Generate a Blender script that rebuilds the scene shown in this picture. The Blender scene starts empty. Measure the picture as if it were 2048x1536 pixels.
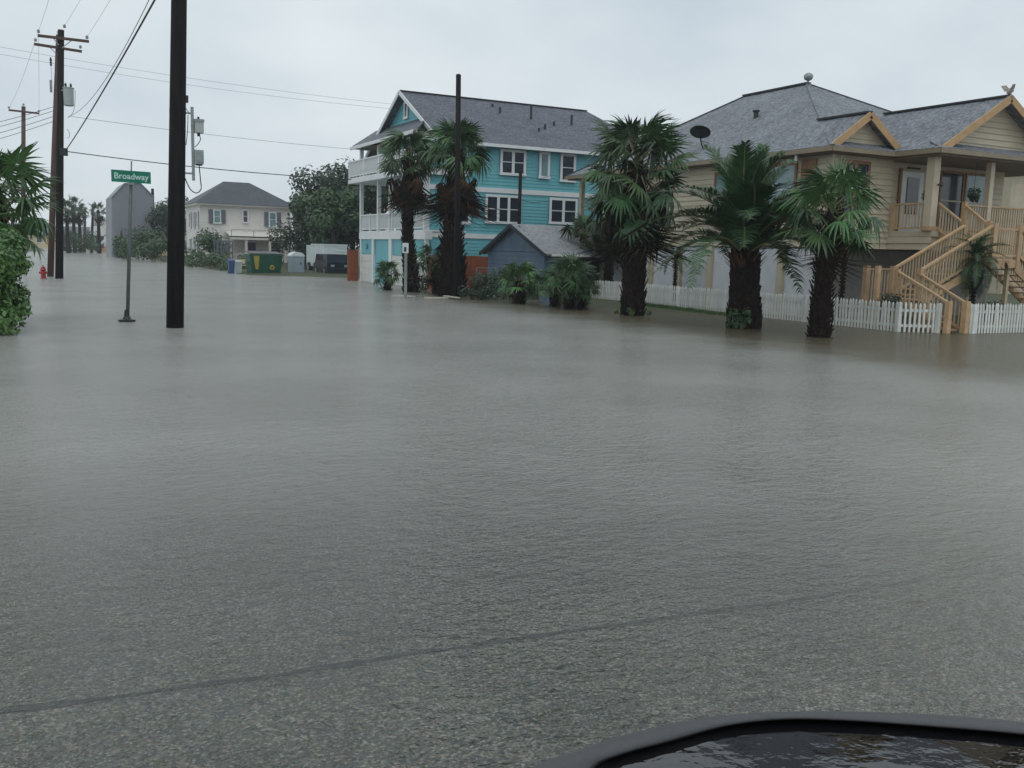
import bpy, math, random
from mathutils import Vector, Matrix, noise as mnoise

# ------------------------------------------------------------------ camera, sky, sun, exposure
H = 2.0                                   # eye height above the flood water (metres)
FPX = 1860.0                              # focal length in pixels of the 2048 px wide photograph
ROLL, YAW, PITCH = math.radians(1.5), math.radians(27.6), math.radians(8.1)
scene = bpy.context.scene
COL = scene.collection
fwd = Vector((math.sin(YAW)*math.cos(PITCH), math.cos(YAW)*math.cos(PITCH), -math.sin(PITCH)))
r0 = Vector((math.cos(YAW), -math.sin(YAW), 0)); u0 = r0.cross(fwd)
CR = math.cos(ROLL)*r0 + math.sin(ROLL)*u0
CU = -math.sin(ROLL)*r0 + math.cos(ROLL)*u0
CAM = Vector((0, 0, H))
cam_data = bpy.data.cameras.new('camera'); cam = bpy.data.objects.new('camera', cam_data)
COL.objects.link(cam); scene.camera = cam
cam_data.sensor_width = 36; cam_data.lens = 36*FPX/2048; cam_data.clip_start = 0.05; cam_data.clip_end = 6000
cam.matrix_world = Matrix(((CR.x, CU.x, -fwd.x, CAM.x), (CR.y, CU.y, -fwd.y, CAM.y), (CR.z, CU.z, -fwd.z, CAM.z), (0, 0, 0, 1)))

SUN_EL, SUN_AZ = math.radians(62), math.radians(200)
world = bpy.data.worlds.new('World'); scene.world = world; world.use_nodes = True
wn = world.node_tree.nodes; wl = world.node_tree.links; wn.clear()
sky = wn.new('ShaderNodeTexSky'); sky.sky_type = 'NISHITA'; sky.sun_disc = False
sky.sun_elevation = SUN_EL; sky.sun_rotation = SUN_AZ; sky.dust_density = 6
hs = wn.new('ShaderNodeHueSaturation'); hs.inputs['Saturation'].default_value = 0.25
wl.new(sky.outputs[0], hs.inputs['Color'])
tc = wn.new('ShaderNodeTexCoord'); mp = wn.new('ShaderNodeMapping'); mp.inputs['Scale'].default_value = (1.3, 1.3, 2.6)
nz = wn.new('ShaderNodeTexNoise'); nz.inputs['Scale'].default_value = 1.9; nz.inputs['Detail'].default_value = 5; nz.inputs['Roughness'].default_value = 0.5
wl.new(tc.outputs['Generated'], mp.inputs[0]); wl.new(mp.outputs[0], nz.inputs['Vector'])
cr = wn.new('ShaderNodeValToRGB')
cr.color_ramp.elements[0].position = 0.3; cr.color_ramp.elements[0].color = (0.60, 0.69, 0.765, 1)
cr.color_ramp.elements[1].position = 0.68; cr.color_ramp.elements[1].color = (0.88, 0.95, 0.975, 1)
wl.new(nz.outputs['Fac'], cr.inputs[0])
mul = wn.new('ShaderNodeMix'); mul.data_type = 'RGBA'; mul.blend_type = 'MULTIPLY'; mul.inputs[0].default_value = 1
wl.new(cr.outputs[0], mul.inputs[6]); mul.inputs[7].default_value = (10, 10, 10, 1)
mixw = wn.new('ShaderNodeMix'); mixw.data_type = 'RGBA'; mixw.inputs[0].default_value = 0.9
wl.new(hs.outputs[0], mixw.inputs[6]); wl.new(mul.outputs[2], mixw.inputs[7])
bg = wn.new('ShaderNodeBackground'); bg.inputs['Strength'].default_value = 0.1
wl.new(mixw.outputs[2], bg.inputs['Color'])
wo = wn.new('ShaderNodeOutputWorld'); wl.new(bg.outputs[0], wo.inputs[0])
sd = bpy.data.lights.new('sun', 'SUN'); sd.energy = 0.5; sd.angle = math.radians(25); sd.color = (1, .98, .95)
so = bpy.data.objects.new('sun', sd); COL.objects.link(so)
so.rotation_euler = (math.radians(90)-SUN_EL, 0, math.radians(180)-SUN_AZ)
scene.view_settings.view_transform = 'Standard'; scene.view_settings.look = 'None'
scene.view_settings.exposure = 0; scene.view_settings.gamma = 1
scene.cycles.use_denoising = True
scene.cycles.max_bounces = 6; scene.cycles.diffuse_bounces = 3; scene.cycles.glossy_bounces = 3
scene.cycles.transparent_max_bounces = 12; scene.cycles.volume_bounces = 1

# ------------------------------------------------------------------ pixel -> place helpers
def ray(x, y): return fwd + CR*((x-1024)/FPX) + CU*((768-y)/FPX)
def gp(x, y, z=0.0):
    d = ray(x, y); return CAM + d*((z-H)/d.z)
def onX(x, y, X):
    d = ray(x, y); return CAM + d*(X/d.x)
def onY(x, y, Y):
    d = ray(x, y); return CAM + d*(Y/d.y)
def V(*a): return Vector(a)

# ------------------------------------------------------------------ materials
MATS = {}
def mat(name, col, rough=0.6, col2=None, nscale=4.0, detail=4, bump=0.0, bscale=40.0, stretch=None, metal=0.0, spec=0.5, rnd=0.0, ramp=(0.35, 0.65), hue=0.0):
    m = bpy.data.materials.new(name); m.use_nodes = True
    nt = m.node_tree; N = nt.nodes; L = nt.links; b = N['Principled BSDF']
    b.inputs['Roughness'].default_value = rough; b.inputs['Metallic'].default_value = metal
    b.inputs['Specular IOR Level'].default_value = spec
    c4 = (*col, 1)
    b.inputs['Base Color'].default_value = c4
    tcn = N.new('ShaderNodeTexCoord'); vec = tcn.outputs['Object']
    if stretch:
        mm = N.new('ShaderNodeMapping'); mm.inputs['Scale'].default_value = stretch; L.new(vec, mm.inputs[0]); vec = mm.outputs[0]
    out = None
    if col2:
        n = N.new('ShaderNodeTexNoise'); n.inputs['Scale'].default_value = nscale; n.inputs['Detail'].default_value = detail
        n.inputs['Roughness'].default_value = .65
        L.new(vec, n.inputs['Vector'])
        r = N.new('ShaderNodeValToRGB'); r.color_ramp.elements[0].position = ramp[0]; r.color_ramp.elements[1].position = ramp[1]
        r.color_ramp.elements[0].color = c4; r.color_ramp.elements[1].color = (*col2, 1)
        L.new(n.outputs['Fac'], r.inputs[0]); out = r.outputs[0]
    if rnd:
        oi = N.new('ShaderNodeObjectInfo'); mr = N.new('ShaderNodeMapRange')
        mr.inputs['To Min'].default_value = 1-rnd; mr.inputs['To Max'].default_value = 1+rnd
        L.new(oi.outputs['Random'], mr.inputs['Value'])
        h = N.new('ShaderNodeHueSaturation'); L.new(mr.outputs[0], h.inputs['Value'])
        mh = N.new('ShaderNodeMapRange'); mh.inputs['To Min'].default_value = .5-.03*hue; mh.inputs['To Max'].default_value = .5+.03*hue
        L.new(oi.outputs['Random'], mh.inputs['Value']); L.new(mh.outputs[0], h.inputs['Hue'])
        if out: L.new(out, h.inputs['Color'])
        else: h.inputs['Color'].default_value = c4
        out = h.outputs[0]
    if out: L.new(out, b.inputs['Base Color'])
    if bump:
        n2 = N.new('ShaderNodeTexNoise'); n2.inputs['Scale'].default_value = bscale; n2.inputs['Detail'].default_value = 3
        L.new(vec, n2.inputs['Vector'])
        bp = N.new('ShaderNodeBump'); bp.inputs['Strength'].default_value = bump; bp.inputs['Distance'].default_value = .02
        L.new(n2.outputs['Fac'], bp.inputs['Height']); L.new(bp.outputs[0], b.inputs['Normal'])
    MATS[name] = m
    return m

def shingle(name, base, dark, light):
    m = bpy.data.materials.new(name); m.use_nodes = True
    nt = m.node_tree; N = nt.nodes; L = nt.links; b = N['Principled BSDF']
    b.inputs['Roughness'].default_value = .55
    t = N.new('ShaderNodeTexCoord')
    vo = N.new('ShaderNodeTexVoronoi'); vo.inputs['Scale'].default_value = 11; L.new(t.outputs['Object'], vo.inputs['Vector'])
    r = N.new('ShaderNodeValToRGB'); e = r.color_ramp.elements
    e[0].position = 0; e[0].color = (*dark, 1); e[1].position = 1; e[1].color = (*light, 1)
    k = e.new(.5); k.color = (*base, 1)
    sp = N.new('ShaderNodeSeparateColor'); L.new(vo.outputs['Color'], sp.inputs[0]); L.new(sp.outputs[0], r.inputs[0])
    n = N.new('ShaderNodeTexNoise'); n.inputs['Scale'].default_value = .7; n.inputs['Detail'].default_value = 6; L.new(t.outputs['Object'], n.inputs['Vector'])
    mr = N.new('ShaderNodeMapRange'); mr.inputs['From Min'].default_value = .3; mr.inputs['From Max'].default_value = .7; mr.inputs['To Min'].default_value = .82; mr.inputs['To Max'].default_value = 1.15
    L.new(n.outputs['Fac'], mr.inputs['Value'])
    h = N.new('ShaderNodeHueSaturation'); L.new(r.outputs[0], h.inputs['Color']); L.new(mr.outputs[0], h.inputs['Value'])
    L.new(h.outputs[0], b.inputs['Base Color'])
    # courses run level round the roof: height of the point drives a saw tooth
    sx = N.new('ShaderNodeSeparateXYZ'); L.new(t.outputs['Object'], sx.inputs[0])
    mu = N.new('ShaderNodeMath'); mu.operation = 'MULTIPLY'; mu.inputs[1].default_value = 14; L.new(sx.outputs['Z'], mu.inputs[0])
    fr = N.new('ShaderNodeMath'); fr.operation = 'FRACT'; L.new(mu.outputs[0], fr.inputs[0])
    ad = N.new('ShaderNodeMath'); ad.operation = 'ADD'; L.new(fr.outputs[0], ad.inputs[0]); L.new(sp.outputs[1], ad.inputs[1])
    bp = N.new('ShaderNodeBump'); bp.inputs['Strength'].default_value = .6; bp.inputs['Distance'].default_value = .03
    L.new(ad.outputs[0], bp.inputs['Height']); L.new(bp.outputs[0], b.inputs['Normal'])
    MATS[name] = m; return m

mat('pole_dark', (.006, .006, .008), .85, (.018, .015, .015), 3, bump=.5, bscale=18, stretch=(4, 4, .25), spec=.2)
mat('pole_brown', (.05, .028, .022), .75, (.1, .055, .04), 3, bump=.5, bscale=18, stretch=(4, 4, .25))
mat('sign_post', (.07, .085, .085), .5, (.11, .125, .12), 9)
mat('galv', (.2, .23, .235), .45, (.3, .33, .33), 9, metal=.3)
mat('grey_box', (.3, .34, .34), .45, (.36, .39, .38), 3)
mat('wire', (.02, .02, .022), .6)
mat('porcelain', (.3, .3, .3), .3)
mat('sign_green', (.0, .16, .1), .35, (.004, .19, .125), 6)
mat('sign_white', (.5, .68, .64), .5)
mat('hydrant_red', (.32, .015, .025), .4, (.24, .012, .02), 8)
mat('trunk_dark', (.008, .006, .006), .9, (.02, .014, .012), 6, bump=.6, bscale=20, spec=.15)
mat('boot', (.007, .005, .005), .9, (.045, .028, .021), 9, spec=.15, ramp=(.4, .75))
mat('fan_green', (.03, .08, .024), .45, (.06, .135, .038), 3, rnd=.35, hue=.8)
mat('fan_dark', (.016, .045, .016), .45, (.034, .082, .027), 3, rnd=.35, hue=.8)
mat('fan_bright', (.05, .13, .04), .42, (.09, .19, .06), 3, rnd=.3)
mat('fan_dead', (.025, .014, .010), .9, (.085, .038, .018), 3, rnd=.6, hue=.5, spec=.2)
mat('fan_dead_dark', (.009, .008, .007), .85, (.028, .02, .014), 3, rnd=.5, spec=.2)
mat('feather', (.015, .046, .017), .45, (.036, .09, .03), 3, rnd=.3, hue=.5)
mat('petiole', (.14, .15, .06), .5, (.2, .17, .08), 5)
mat('leaf_dark', (.012, .03, .017), .5, (.03, .06, .03), .9)
mat('leaf_mid', (.025, .06, .022), .5, (.055, .11, .04), 1.5)
mat('leaf_hedge', (.035, .1, .02), .45, (.1, .2, .045), 2.2)
mat('leaf_pale', (.06, .1, .05), .55, (.09, .14, .07), 1.2)
mat('leaf_brown', (.05, .04, .025), .7, (.08, .06, .035), 2)
mat('bark', (.03, .024, .02), .85, (.06, .048, .04), 6, bump=.5, bscale=15)
mat('grass', (.03, .07, .018), .6, (.07, .13, .03), 1.5)
mat('lawn', (.035, .06, .02), .8, (.07, .065, .035), 1.2, bump=.4, bscale=12)
mat('white_paint', (.62, .65, .66), .5, (.7, .72, .72), 2)
mat('fence_white', (.5, .53, .5), .55, (.72, .74, .71), 2.2, rnd=.1, ramp=(.25, .6))
mat('teal', (.105, .36, .41), .55, (.145, .43, .48), .8, stretch=(1, 1, .35), ramp=(.3, .7))
mat('teal_door', (.05, .23, .26), .5)
mat('garage_white', (.55, .57, .53), .5, (.6, .61, .57), 2)
mat('glass', (.02, .028, .045), .08, spec=.8)
mat('glass_pale', (.13, .22, .24), .12, (.2, .32, .33), 1.5, spec=.8)
mat('sash', (.55, .58, .6), .5)
mat('siding_yellow', (.43, .375, .275), .55, (.52, .46, .35), .8, rnd=.05, ramp=(.25, .75))
mat('trim_beige', (.42, .365, .265), .55, (.48, .425, .31), 2)
mat('fascia', (.2, .165, .11), .5, (.26, .21, .14), 2)
mat('cedar', (.38, .24, .11), .6, (.48, .31, .16), 5, ramp=(.3, .7))
mat('cedar_stair', (.36, .235, .125), .6, (.52, .36, .21), 4, rnd=.16, ramp=(.25, .75))
mat('baluster', (.42, .33, .21), .6, (.5, .4, .27), 4, rnd=.12)
mat('trim_brown', (.17, .08, .035), .55, (.24, .12, .05), 3)
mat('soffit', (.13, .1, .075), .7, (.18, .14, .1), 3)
mat('lattice', (.56, .58, .62), .6, (.64, .66, .69), 2)
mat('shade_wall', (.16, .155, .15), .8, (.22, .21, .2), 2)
mat('concrete', (.24, .24, .22), .8, (.32, .31, .29), 3)
shingle('roof_grey', (.15, .165, .19), (.085, .095, .115), (.235, .25, .275))
shingle('roof_dark', (.085, .095, .12), (.05, .057, .075), (.135, .148, .178))
shingle('roof_shed', (.25, .265, .28), (.19, .2, .22), (.31, .325, .34))
shingle('roof_far', (.05, .062, .075), (.035, .042, .052), (.075, .088, .1))
mat('ridge_cap', (.03, .034, .04), .7)
mat('orange_fence', (.2, .055, .025), .7, (.28, .085, .035), 4, rnd=.15)
mat('shed_blue', (.10, .165, .25), .6, (.15, .22, .31), 2, stretch=(1, 1, .4))
mat('dark_trim', (.02, .03, .045), .6)
mat('house_white', (.6, .58, .55), .6, (.68, .66, .62), .8)
mat('shutter', (.13, .13, .16), .6)
mat('win_purple', (.1, .075, .11), .4)
mat('dumpster_green', (.008, .07, .045), .5, (.012, .1, .06), 3)
mat('yellow', (.38, .28, .05), .6)
mat('porta', (.27, .33, .37), .5, (.31, .37, .4), 2)
mat('porta_roof', (.62, .66, .68), .5)
mat('truck_white', (.55, .62, .62), .45, (.62, .68, .67), 2)
mat('black_paint', (.012, .013, .018), .25)
mat('tyre', (.012, .012, .013), .8)
mat('chrome', (.5, .5, .52), .25, metal=.8)
mat('blue_plastic', (.03, .065, .19), .5)
mat('grey_metal_wall', (.2, .215, .235), .55, (.24, .255, .275), .5, stretch=(1, 1, .2))
mat('cream', (.5, .42, .24), .6, (.55, .47, .3), 1)
mat('pink_stair', (.45, .22, .14), .6)
mat('driftwood', (.42, .39, .34), .7, (.5, .46, .4), 4)
mat('dish_black', (.006, .007, .008), .9, spec=.08)
mat('mirror_black', (.004, .004, .005), .12, spec=.4)
mat('mirror_rim', (.05, .052, .055), .5, (.06, .062, .066), 200, spec=.5, bump=.15, bscale=900)
mat('lamp_black', (.01, .01, .01), .4)
mat('statue', (.3, .27, .23), .7)

# ------------------------------------------------------------------ mesh builder
ORG = {}
class MB:
    def __init__(s): s.v = []; s.f = []
    def poly(s, *pts):
        i = len(s.v); s.v += [Vector(p) for p in pts]; s.f.append(tuple(range(i, i+len(pts)))); return s
    def hexa(s, p):       # 8 points: bottom 4 (ccw), top 4
        i = len(s.v); s.v += [Vector(q) for q in p]
        s.f += [(i+3, i+2, i+1, i), (i+4, i+5, i+6, i+7)] + [(i+a, i+(a+1) % 4, i+4+(a+1) % 4, i+4+a) for a in range(4)]
        return s
    def box(s, a, b):
        x0, x1 = sorted((a[0], b[0])); y0, y1 = sorted((a[1], b[1])); z0, z1 = sorted((a[2], b[2]))
        return s.hexa([(x0, y0, z0), (x1, y0, z0), (x1, y1, z0), (x0, y1, z0), (x0, y0, z1), (x1, y0, z1), (x1, y1, z1), (x0, y1, z1)])
    def bar(s, p, q, w, h=None, up=(0, 0, 1)):
        p, q = Vector(p), Vector(q); h = h or w; d = (q-p).normalized(); up = Vector(up)
        if abs(d.dot(up)) > .98: up = Vector((0, 1, 0))
        a = d.cross(up).normalized()*w/2; b = a.cross(d).normalized()*h/2
        return s.hexa([p-a-b, p+a-b, p+a+b, p-a+b, q-a-b, q+a-b, q+a+b, q-a+b])
    def prism(s, pts, off):   # polygon extruded along off
        n = len(pts); i = len(s.v); off = Vector(off)
        s.v += [Vector(p) for p in pts] + [Vector(p)+off for p in pts]
        s.f += [tuple(range(i+n-1, i-1, -1)), tuple(range(i+n, i+2*n))] + [(i+a, i+(a+1) % n, i+n+(a+1) % n, i+n+a) for a in range(n)]
        return s
    def tube(s, pts, r, n=8, caps=True):
        pts = [Vector(p) for p in pts]; rs = r if isinstance(r, (list, tuple)) else [r]*len(pts)
        base = len(s.v); ref = Vector((0, 0, 1))
        d0 = (pts[-1]-pts[0]).normalized()
        if abs(d0.z) > .9: ref = Vector((1, 0, 0))
        for k, p in enumerate(pts):
            d = (pts[min(k+1, len(pts)-1)]-pts[max(k-1, 0)]).normalized()
            a = d.cross(ref).normalized(); b = d.cross(a)
            for j in range(n):
                t = 2*math.pi*j/n; s.v.append(p+(a*math.cos(t)+b*math.sin(t))*rs[k])
        for k in range(len(pts)-1):
            for j in range(n):
                s.f.append((base+k*n+j, base+k*n+(j+1) % n, base+(k+1)*n+(j+1) % n, base+(k+1)*n+j))
        if caps:
            s.f.append(tuple(base+j for j in range(n-1, -1, -1))); e = base+(len(pts)-1)*n
            s.f.append(tuple(e+j for j in range(n)))
        return s
    def lathe(s, c, prof, n=14):   # profile (r, z) round the vertical through c
        c = Vector(c)
        return s.tube([c+Vector((0, 0, z)) for r, z in prof], [max(r, .001) for r, z in prof], n)
    def mesh(s, name, m, org=(0, 0, 0), smooth=False):
        org = Vector(org)
        me = bpy.data.meshes.new(name); me.from_pydata([tuple(p-org) for p in s.v], [], s.f)
        for mm in (m if isinstance(m, (list, tuple)) else [m]): me.materials.append(MATS[mm])
        if smooth:
            for p in me.polygons: p.use_smooth = True
        me.update(); return me
    def build(s, name, m, parent=None, smooth=False, org=None):
        if parent is not None: og = ORG[parent]
        else: og = Vector(org) if org is not None else Vector((0, 0, 0))
        o = bpy.data.objects.new(name, s.mesh(name, m, og, smooth)); COL.objects.link(o)
        ORG[o] = og
        if parent is not None: o.parent = parent
        else: o.location = og
        return o
def inst(name, me, parent, loc, rot=None, scale=1.0, mtx=None):   # a piece that shares its mesh
    o = bpy.data.objects.new(name, me); COL.objects.link(o); o.parent = parent
    loc = Vector(loc)-ORG[parent]
    if mtx is not None:
        o.matrix_local = Matrix.Translation(loc) @ mtx.to_4x4() @ Matrix.Diagonal((scale, scale, scale, 1))
    else:
        o.location = loc
        if rot: o.rotation_euler = rot
        if scale != 1.0: o.scale = (scale,)*3
    return o
def tag(o, label=None, cat=None, group=None, kind=None):
    if label: o['label'] = label
    if cat: o['category'] = cat
    if group: o['group'] = group
    if kind: o['kind'] = kind
    return o
def thing(name, label, cat, loc, group=None):
    o = bpy.data.objects.new(name, None); COL.objects.link(o); o.location = loc; ORG[o] = Vector(loc)
    o.empty_display_size = .2
    return tag(o, label, cat, group)
def lerp(a, b, t): return a+(b-a)*t
# ------------------------------------------------------------------ terrain, roads, water
def sm(a, b, x):
    t = min(1, max(0, (x-a)/(b-a))); return t*t*(3-2*t)
def gh(x, y):
    street = -.17
    zf = lerp(-.035, .06, sm(22, 33, y))
    right = lerp(street, zf, sm(13.8, 21.5, x)) if y < 58 else lerp(street, .16, sm(11.5, 14.5, x))
    if y >= 58: right = lerp(lerp(street, zf, sm(13.8, 21.5, x)), right, sm(58, 66, y))
    left = lerp(-.03, street, sm(.2, 4.2, x))
    z = right if x > 9 else left
    if y > 140: z = lerp(z, .05, sm(140, 200, y)) if (x > 13.5 or x < 3.5) else z
    if y < 17.9: z = lerp(street, z, sm(14.6, 17.6, y)) if x > 9 else lerp(street, z, sm(13, 17, y))
    return z
def axis(lo, hi, parts):
    out = [lo]
    for a, b, n in parts: out += [a+(b-a)*i/n for i in range(n)]
    return sorted(set(out+[hi]))
xs = axis(-1600, 1600, [(-900, -60, 6), (-60, -4, 10), (-4, 30, 68), (30, 60, 12), (60, 900, 8)])
ys = axis(-900, 2400, [(-60, 12, 8), (12, 48, 72), (48, 120, 36), (120, 260, 14), (260, 1800, 8)])
mb = MB()
for y in ys:
    for x in xs: mb.v.append(Vector((x, y, gh(x, y)+.012*mnoise.noise(Vector((x*.6, y*.6, 0))))))
nx = len(xs)
for j in range(len(ys)-1):
    for i in range(nx-1): mb.f.append((j*nx+i, j*nx+i+1, (j+1)*nx+i+1, (j+1)*nx+i))
ground = mb.build('ground', 'lawn', smooth=True); tag(ground, 'drowned lawns and soil under the flood', kind='structure')

def road_mat():
    m = bpy.data.materials.new('asphalt'); m.use_nodes = True; N = m.node_tree.nodes; L = m.node_tree.links; b = N['Principled BSDF']
    b.inputs['Roughness'].default_value = .8
    t = N.new('ShaderNodeTexCoord')
    vo = N.new('ShaderNodeTexVoronoi'); vo.inputs['Scale'].default_value = 80; vo.inputs['Randomness'].default_value = 1; L.new(t.outputs['Object'], vo.inputs['Vector'])
    sp = N.new('ShaderNodeSeparateColor'); L.new(vo.outputs['Color'], sp.inputs[0])
    r = N.new('ShaderNodeValToRGB'); e = r.color_ramp.elements; e[0].color = (.06, .075, .085, 1); e[1].position = 1; e[1].color = (.36, .35, .32, 1)
    for p, c in ((.25, (.10, .105, .10)), (.45, (.19, .155, .125)), (.62, (.12, .16, .165)), (.8, (.25, .215, .18))):
        k = e.new(p); k.color = (*c, 1)
    L.new(sp.outputs[0], r.inputs[0])
    n = N.new('ShaderNodeTexNoise'); n.inputs['Scale'].default_value = 1.1; n.inputs['Detail'].default_value = 7; n.inputs['Roughness'].default_value = .7; L.new(t.outputs['Object'], n.inputs['Vector'])
    mr = N.new('ShaderNodeMapRange'); mr.inputs['From Min'].default_value = .3; mr.inputs['From Max'].default_value = .7; mr.inputs['To Min'].default_value = .95; mr.inputs['To Max'].default_value = 1.6
    L.new(n.outputs['Fac'], mr.inputs['Value'])
    h = N.new('ShaderNodeHueSaturation'); L.new(r.outputs[0], h.inputs['Color']); L.new(mr.outputs[0], h.inputs['Value']); L.new(h.outputs[0], b.inputs['Base Color'])
    bp = N.new('ShaderNodeBump'); bp.inputs['Strength'].default_value = .7; bp.inputs['Distance'].default_value = .008
    L.new(vo.outputs['Distance'], bp.inputs['Height']); L.new(bp.outputs[0], b.inputs['Normal'])
    MATS['asphalt'] = m
road_mat()
mat('tar', (.03, .036, .04), .75, (.13, .135, .13), 14, ramp=(.4, .75))
def rz(x, y): return lerp(-.04, -.15, sm(4.5, 13, math.hypot(x*.6, y)))
mb = MB(); rx = axis(-400, 400, [(-60, -12, 6), (-12, 26, 38), (26, 60, 6)]); ry = axis(-60, 14.2, [(-6, 14.2, 28)])
for y in ry:
    for x in rx: mb.v.append(Vector((x, y, rz(x, y))))
n_ = len(rx)
for j in range(len(ry)-1):
    for i in range(n_-1): mb.f.append((j*n_+i, j*n_+i+1, (j+1)*n_+i+1, (j+1)*n_+i))
avenue = tag(mb.build('avenue_road', 'asphalt', smooth=True), kind='structure')
mb = MB(); prev = None
for y in [14.2, 20, 30, 50, 90, 160, 300, 700]:
    row = (V(4.1, y, -.15), V(13.6, y, -.15))
    if prev: mb.poly(prev[0], prev[1], row[1], row[0])
    prev = row
tag(mb.build('side_street_road', 'asphalt'), kind='structure')
# tar joint across the near lane
mb = MB(); a, b = gp(-60, 1434, -.04), gp(2110, 1126, -.04); random.seed(3); prev = None; off = 0
nn = (b-a).cross(V(0, 0, 1)).normalized()
for i in range(161):
    t = i/160; p = a.lerp(b, t); off = off*.9+random.uniform(-.008, .008)
    w = .011+.03*max(0, mnoise.noise(V(i*.09, 0, 0))+.25)*(.6+.8*random.random())
    p = p+nn*off
    q0, q1 = p-nn*w, p+nn*w
    q0.z = rz(q0.x, q0.y)+.005; q1.z = rz(q1.x, q1.y)+.005
    if prev: mb.poly(prev[0], prev[1], q1, q0)
    prev = (q0, q1)
tag(mb.build('tar_joint', 'tar', avenue))

def water_mat():
    m = bpy.data.materials.new('flood_water'); m.use_nodes = True; N = m.node_tree.nodes; L = m.node_tree.links; N.clear()
    out = N.new('ShaderNodeOutputMaterial'); t = N.new('ShaderNodeTexCoord')
    def noi(scale, stretch, det=3, rough=.55):
        mp = N.new('ShaderNodeMapping'); mp.inputs['Scale'].default_value = stretch; mp.inputs['Rotation'].default_value = (0, 0, math.radians(-20))
        L.new(t.outputs['Object'], mp.inputs[0])
        n = N.new('ShaderNodeTexNoise'); n.inputs['Scale'].default_value = scale; n.inputs['Detail'].default_value = det; n.inputs['Roughness'].default_value = rough
        L.new(mp.outputs[0], n.inputs['Vector']); return n.outputs['Fac']
    def math_(op, a, b):
        k = N.new('ShaderNodeMath'); k.operation = op
        for i, q in enumerate((a, b)):
            if isinstance(q, float) or isinstance(q, int): k.inputs[i].default_value = q
            else: L.new(q, k.inputs[i])
        return k.outputs[0]
    patch = noi(.09, (1, 1, 1), 3)
    big = noi(1.6, (1.0, 1.7, 1), 3)
    mid = noi(5.5, (1, 1.5, 1), 4, .6)
    fine = noi(22, (1, 1.3, 1), 2)
    hsum = math_('ADD', math_('ADD', math_('MULTIPLY', big, .8), math_('MULTIPLY', mid, 1.0)), math_('MULTIPLY', fine, .42))
    st = N.new('ShaderNodeMapRange'); st.inputs['From Min'].default_value = .35; st.inputs['From Max'].default_value = .65
    st.inputs['To Min'].default_value = .6; st.inputs['To Max'].default_value = 1.0; L.new(patch, st.inputs['Value'])
    bp = N.new('ShaderNodeBump'); bp.inputs['Distance'].default_value = .085
    L.new(hsum, bp.inputs['Height']); L.new(st.outputs[0], bp.inputs['Strength'])
    # silt: the water is thin and clear over the road crown, deep and cloudy away from it
    ge = N.new('ShaderNodeNewGeometry'); le = N.new('ShaderNodeVectorMath'); le.operation = 'LENGTH'; L.new(ge.outputs['Position'], le.inputs[0])
    tm = N.new('ShaderNodeMapRange'); tm.interpolation_type = 'SMOOTHSTEP'
    tm.inputs['From Min'].default_value = 3.0; tm.inputs['From Max'].default_value = 10.2; tm.inputs['To Min'].default_value = .06; tm.inputs['To Max'].default_value = .9
    L.new(le.outputs['Value'], tm.inputs['Value'])
    sc = N.new('ShaderNodeValToRGB'); sc.color_ramp.elements[0].position = .35; sc.color_ramp.elements[1].position = .65
    sc.color_ramp.elements[0].color = (.265, .268, .245, 1); sc.color_ramp.elements[1].color = (.315, .318, .295, 1)
    L.new(noi(.35, (1, 1, 1), 5), sc.inputs[0])
    # stirred-up brown silt over the drowned verge, dark palm and fence reflections painted in
    sx = N.new('ShaderNodeSeparateXYZ'); L.new(ge.outputs['Position'], sx.inputs[0])
    vx = N.new('ShaderNodeMapRange'); vx.interpolation_type = 'SMOOTHSTEP'; vx.inputs['From Min'].default_value = 13.2; vx.inputs['From Max'].default_value = 17.5
    L.new(math_('ADD', sx.outputs['X'], math_('MULTIPLY', noi(.6, (1, 1, 1), 4), 3.0)), vx.inputs['Value'])
    vx.inputs['From Min'].default_value = 14.7; vx.inputs['From Max'].default_value = 18.5
    vy = N.new('ShaderNodeMapRange'); vy.interpolation_type = 'SMOOTHSTEP'; vy.inputs['From Min'].default_value = 48; vy.inputs['From Max'].default_value = 34
    L.new(sx.outputs['Y'], vy.inputs['Value'])
    mc = N.new('ShaderNodeMix'); mc.data_type = 'RGBA'; L.new(math_('MULTIPLY', vx.outputs[0], vy.outputs[0]), mc.inputs[0])
    L.new(sc.outputs[0], mc.inputs[6]); mc.inputs[7].default_value = (.105, .092, .058, 1)
    df = N.new('ShaderNodeBsdfDiffuse'); L.new(mc.outputs[2], df.inputs['Color'])
    tr = N.new('ShaderNodeBsdfTransparent'); tr.inputs['Color'].default_value = (.9, .92, .9, 1)
    under = N.new('ShaderNodeMixShader'); L.new(tm.outputs[0], under.inputs[0]); L.new(tr.outputs[0], under.inputs[1]); L.new(df.outputs[0], under.inputs[2])
    gl = N.new('ShaderNodeBsdfGlossy'); gl.inputs['Roughness'].default_value = .11; L.new(bp.outputs[0], gl.inputs['Normal']); gl.inputs['Color'].default_value = (.98, .98, .98, 1)
    fr = N.new('ShaderNodeFresnel'); fr.inputs['IOR'].default_value = 1.33; L.new(bp.outputs[0], fr.inputs['Normal'])
    mx = N.new('ShaderNodeMixShader'); L.new(fr.outputs[0], mx.inputs[0]); L.new(under.outputs[0], mx.inputs[1]); L.new(gl.outputs[0], mx.inputs[2])
    L.new(mx.outputs[0], out.inputs[0]); MATS['flood_water'] = m
water_mat()
mb = MB(); mb.poly((-1500, -800, 0), (1500, -800, 0), (1500, 2300, 0), (-1500, 2300, 0))
tag(mb.build('flood_water', 'flood_water'), 'grey rippled flood water covering the streets', kind='structure')

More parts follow.
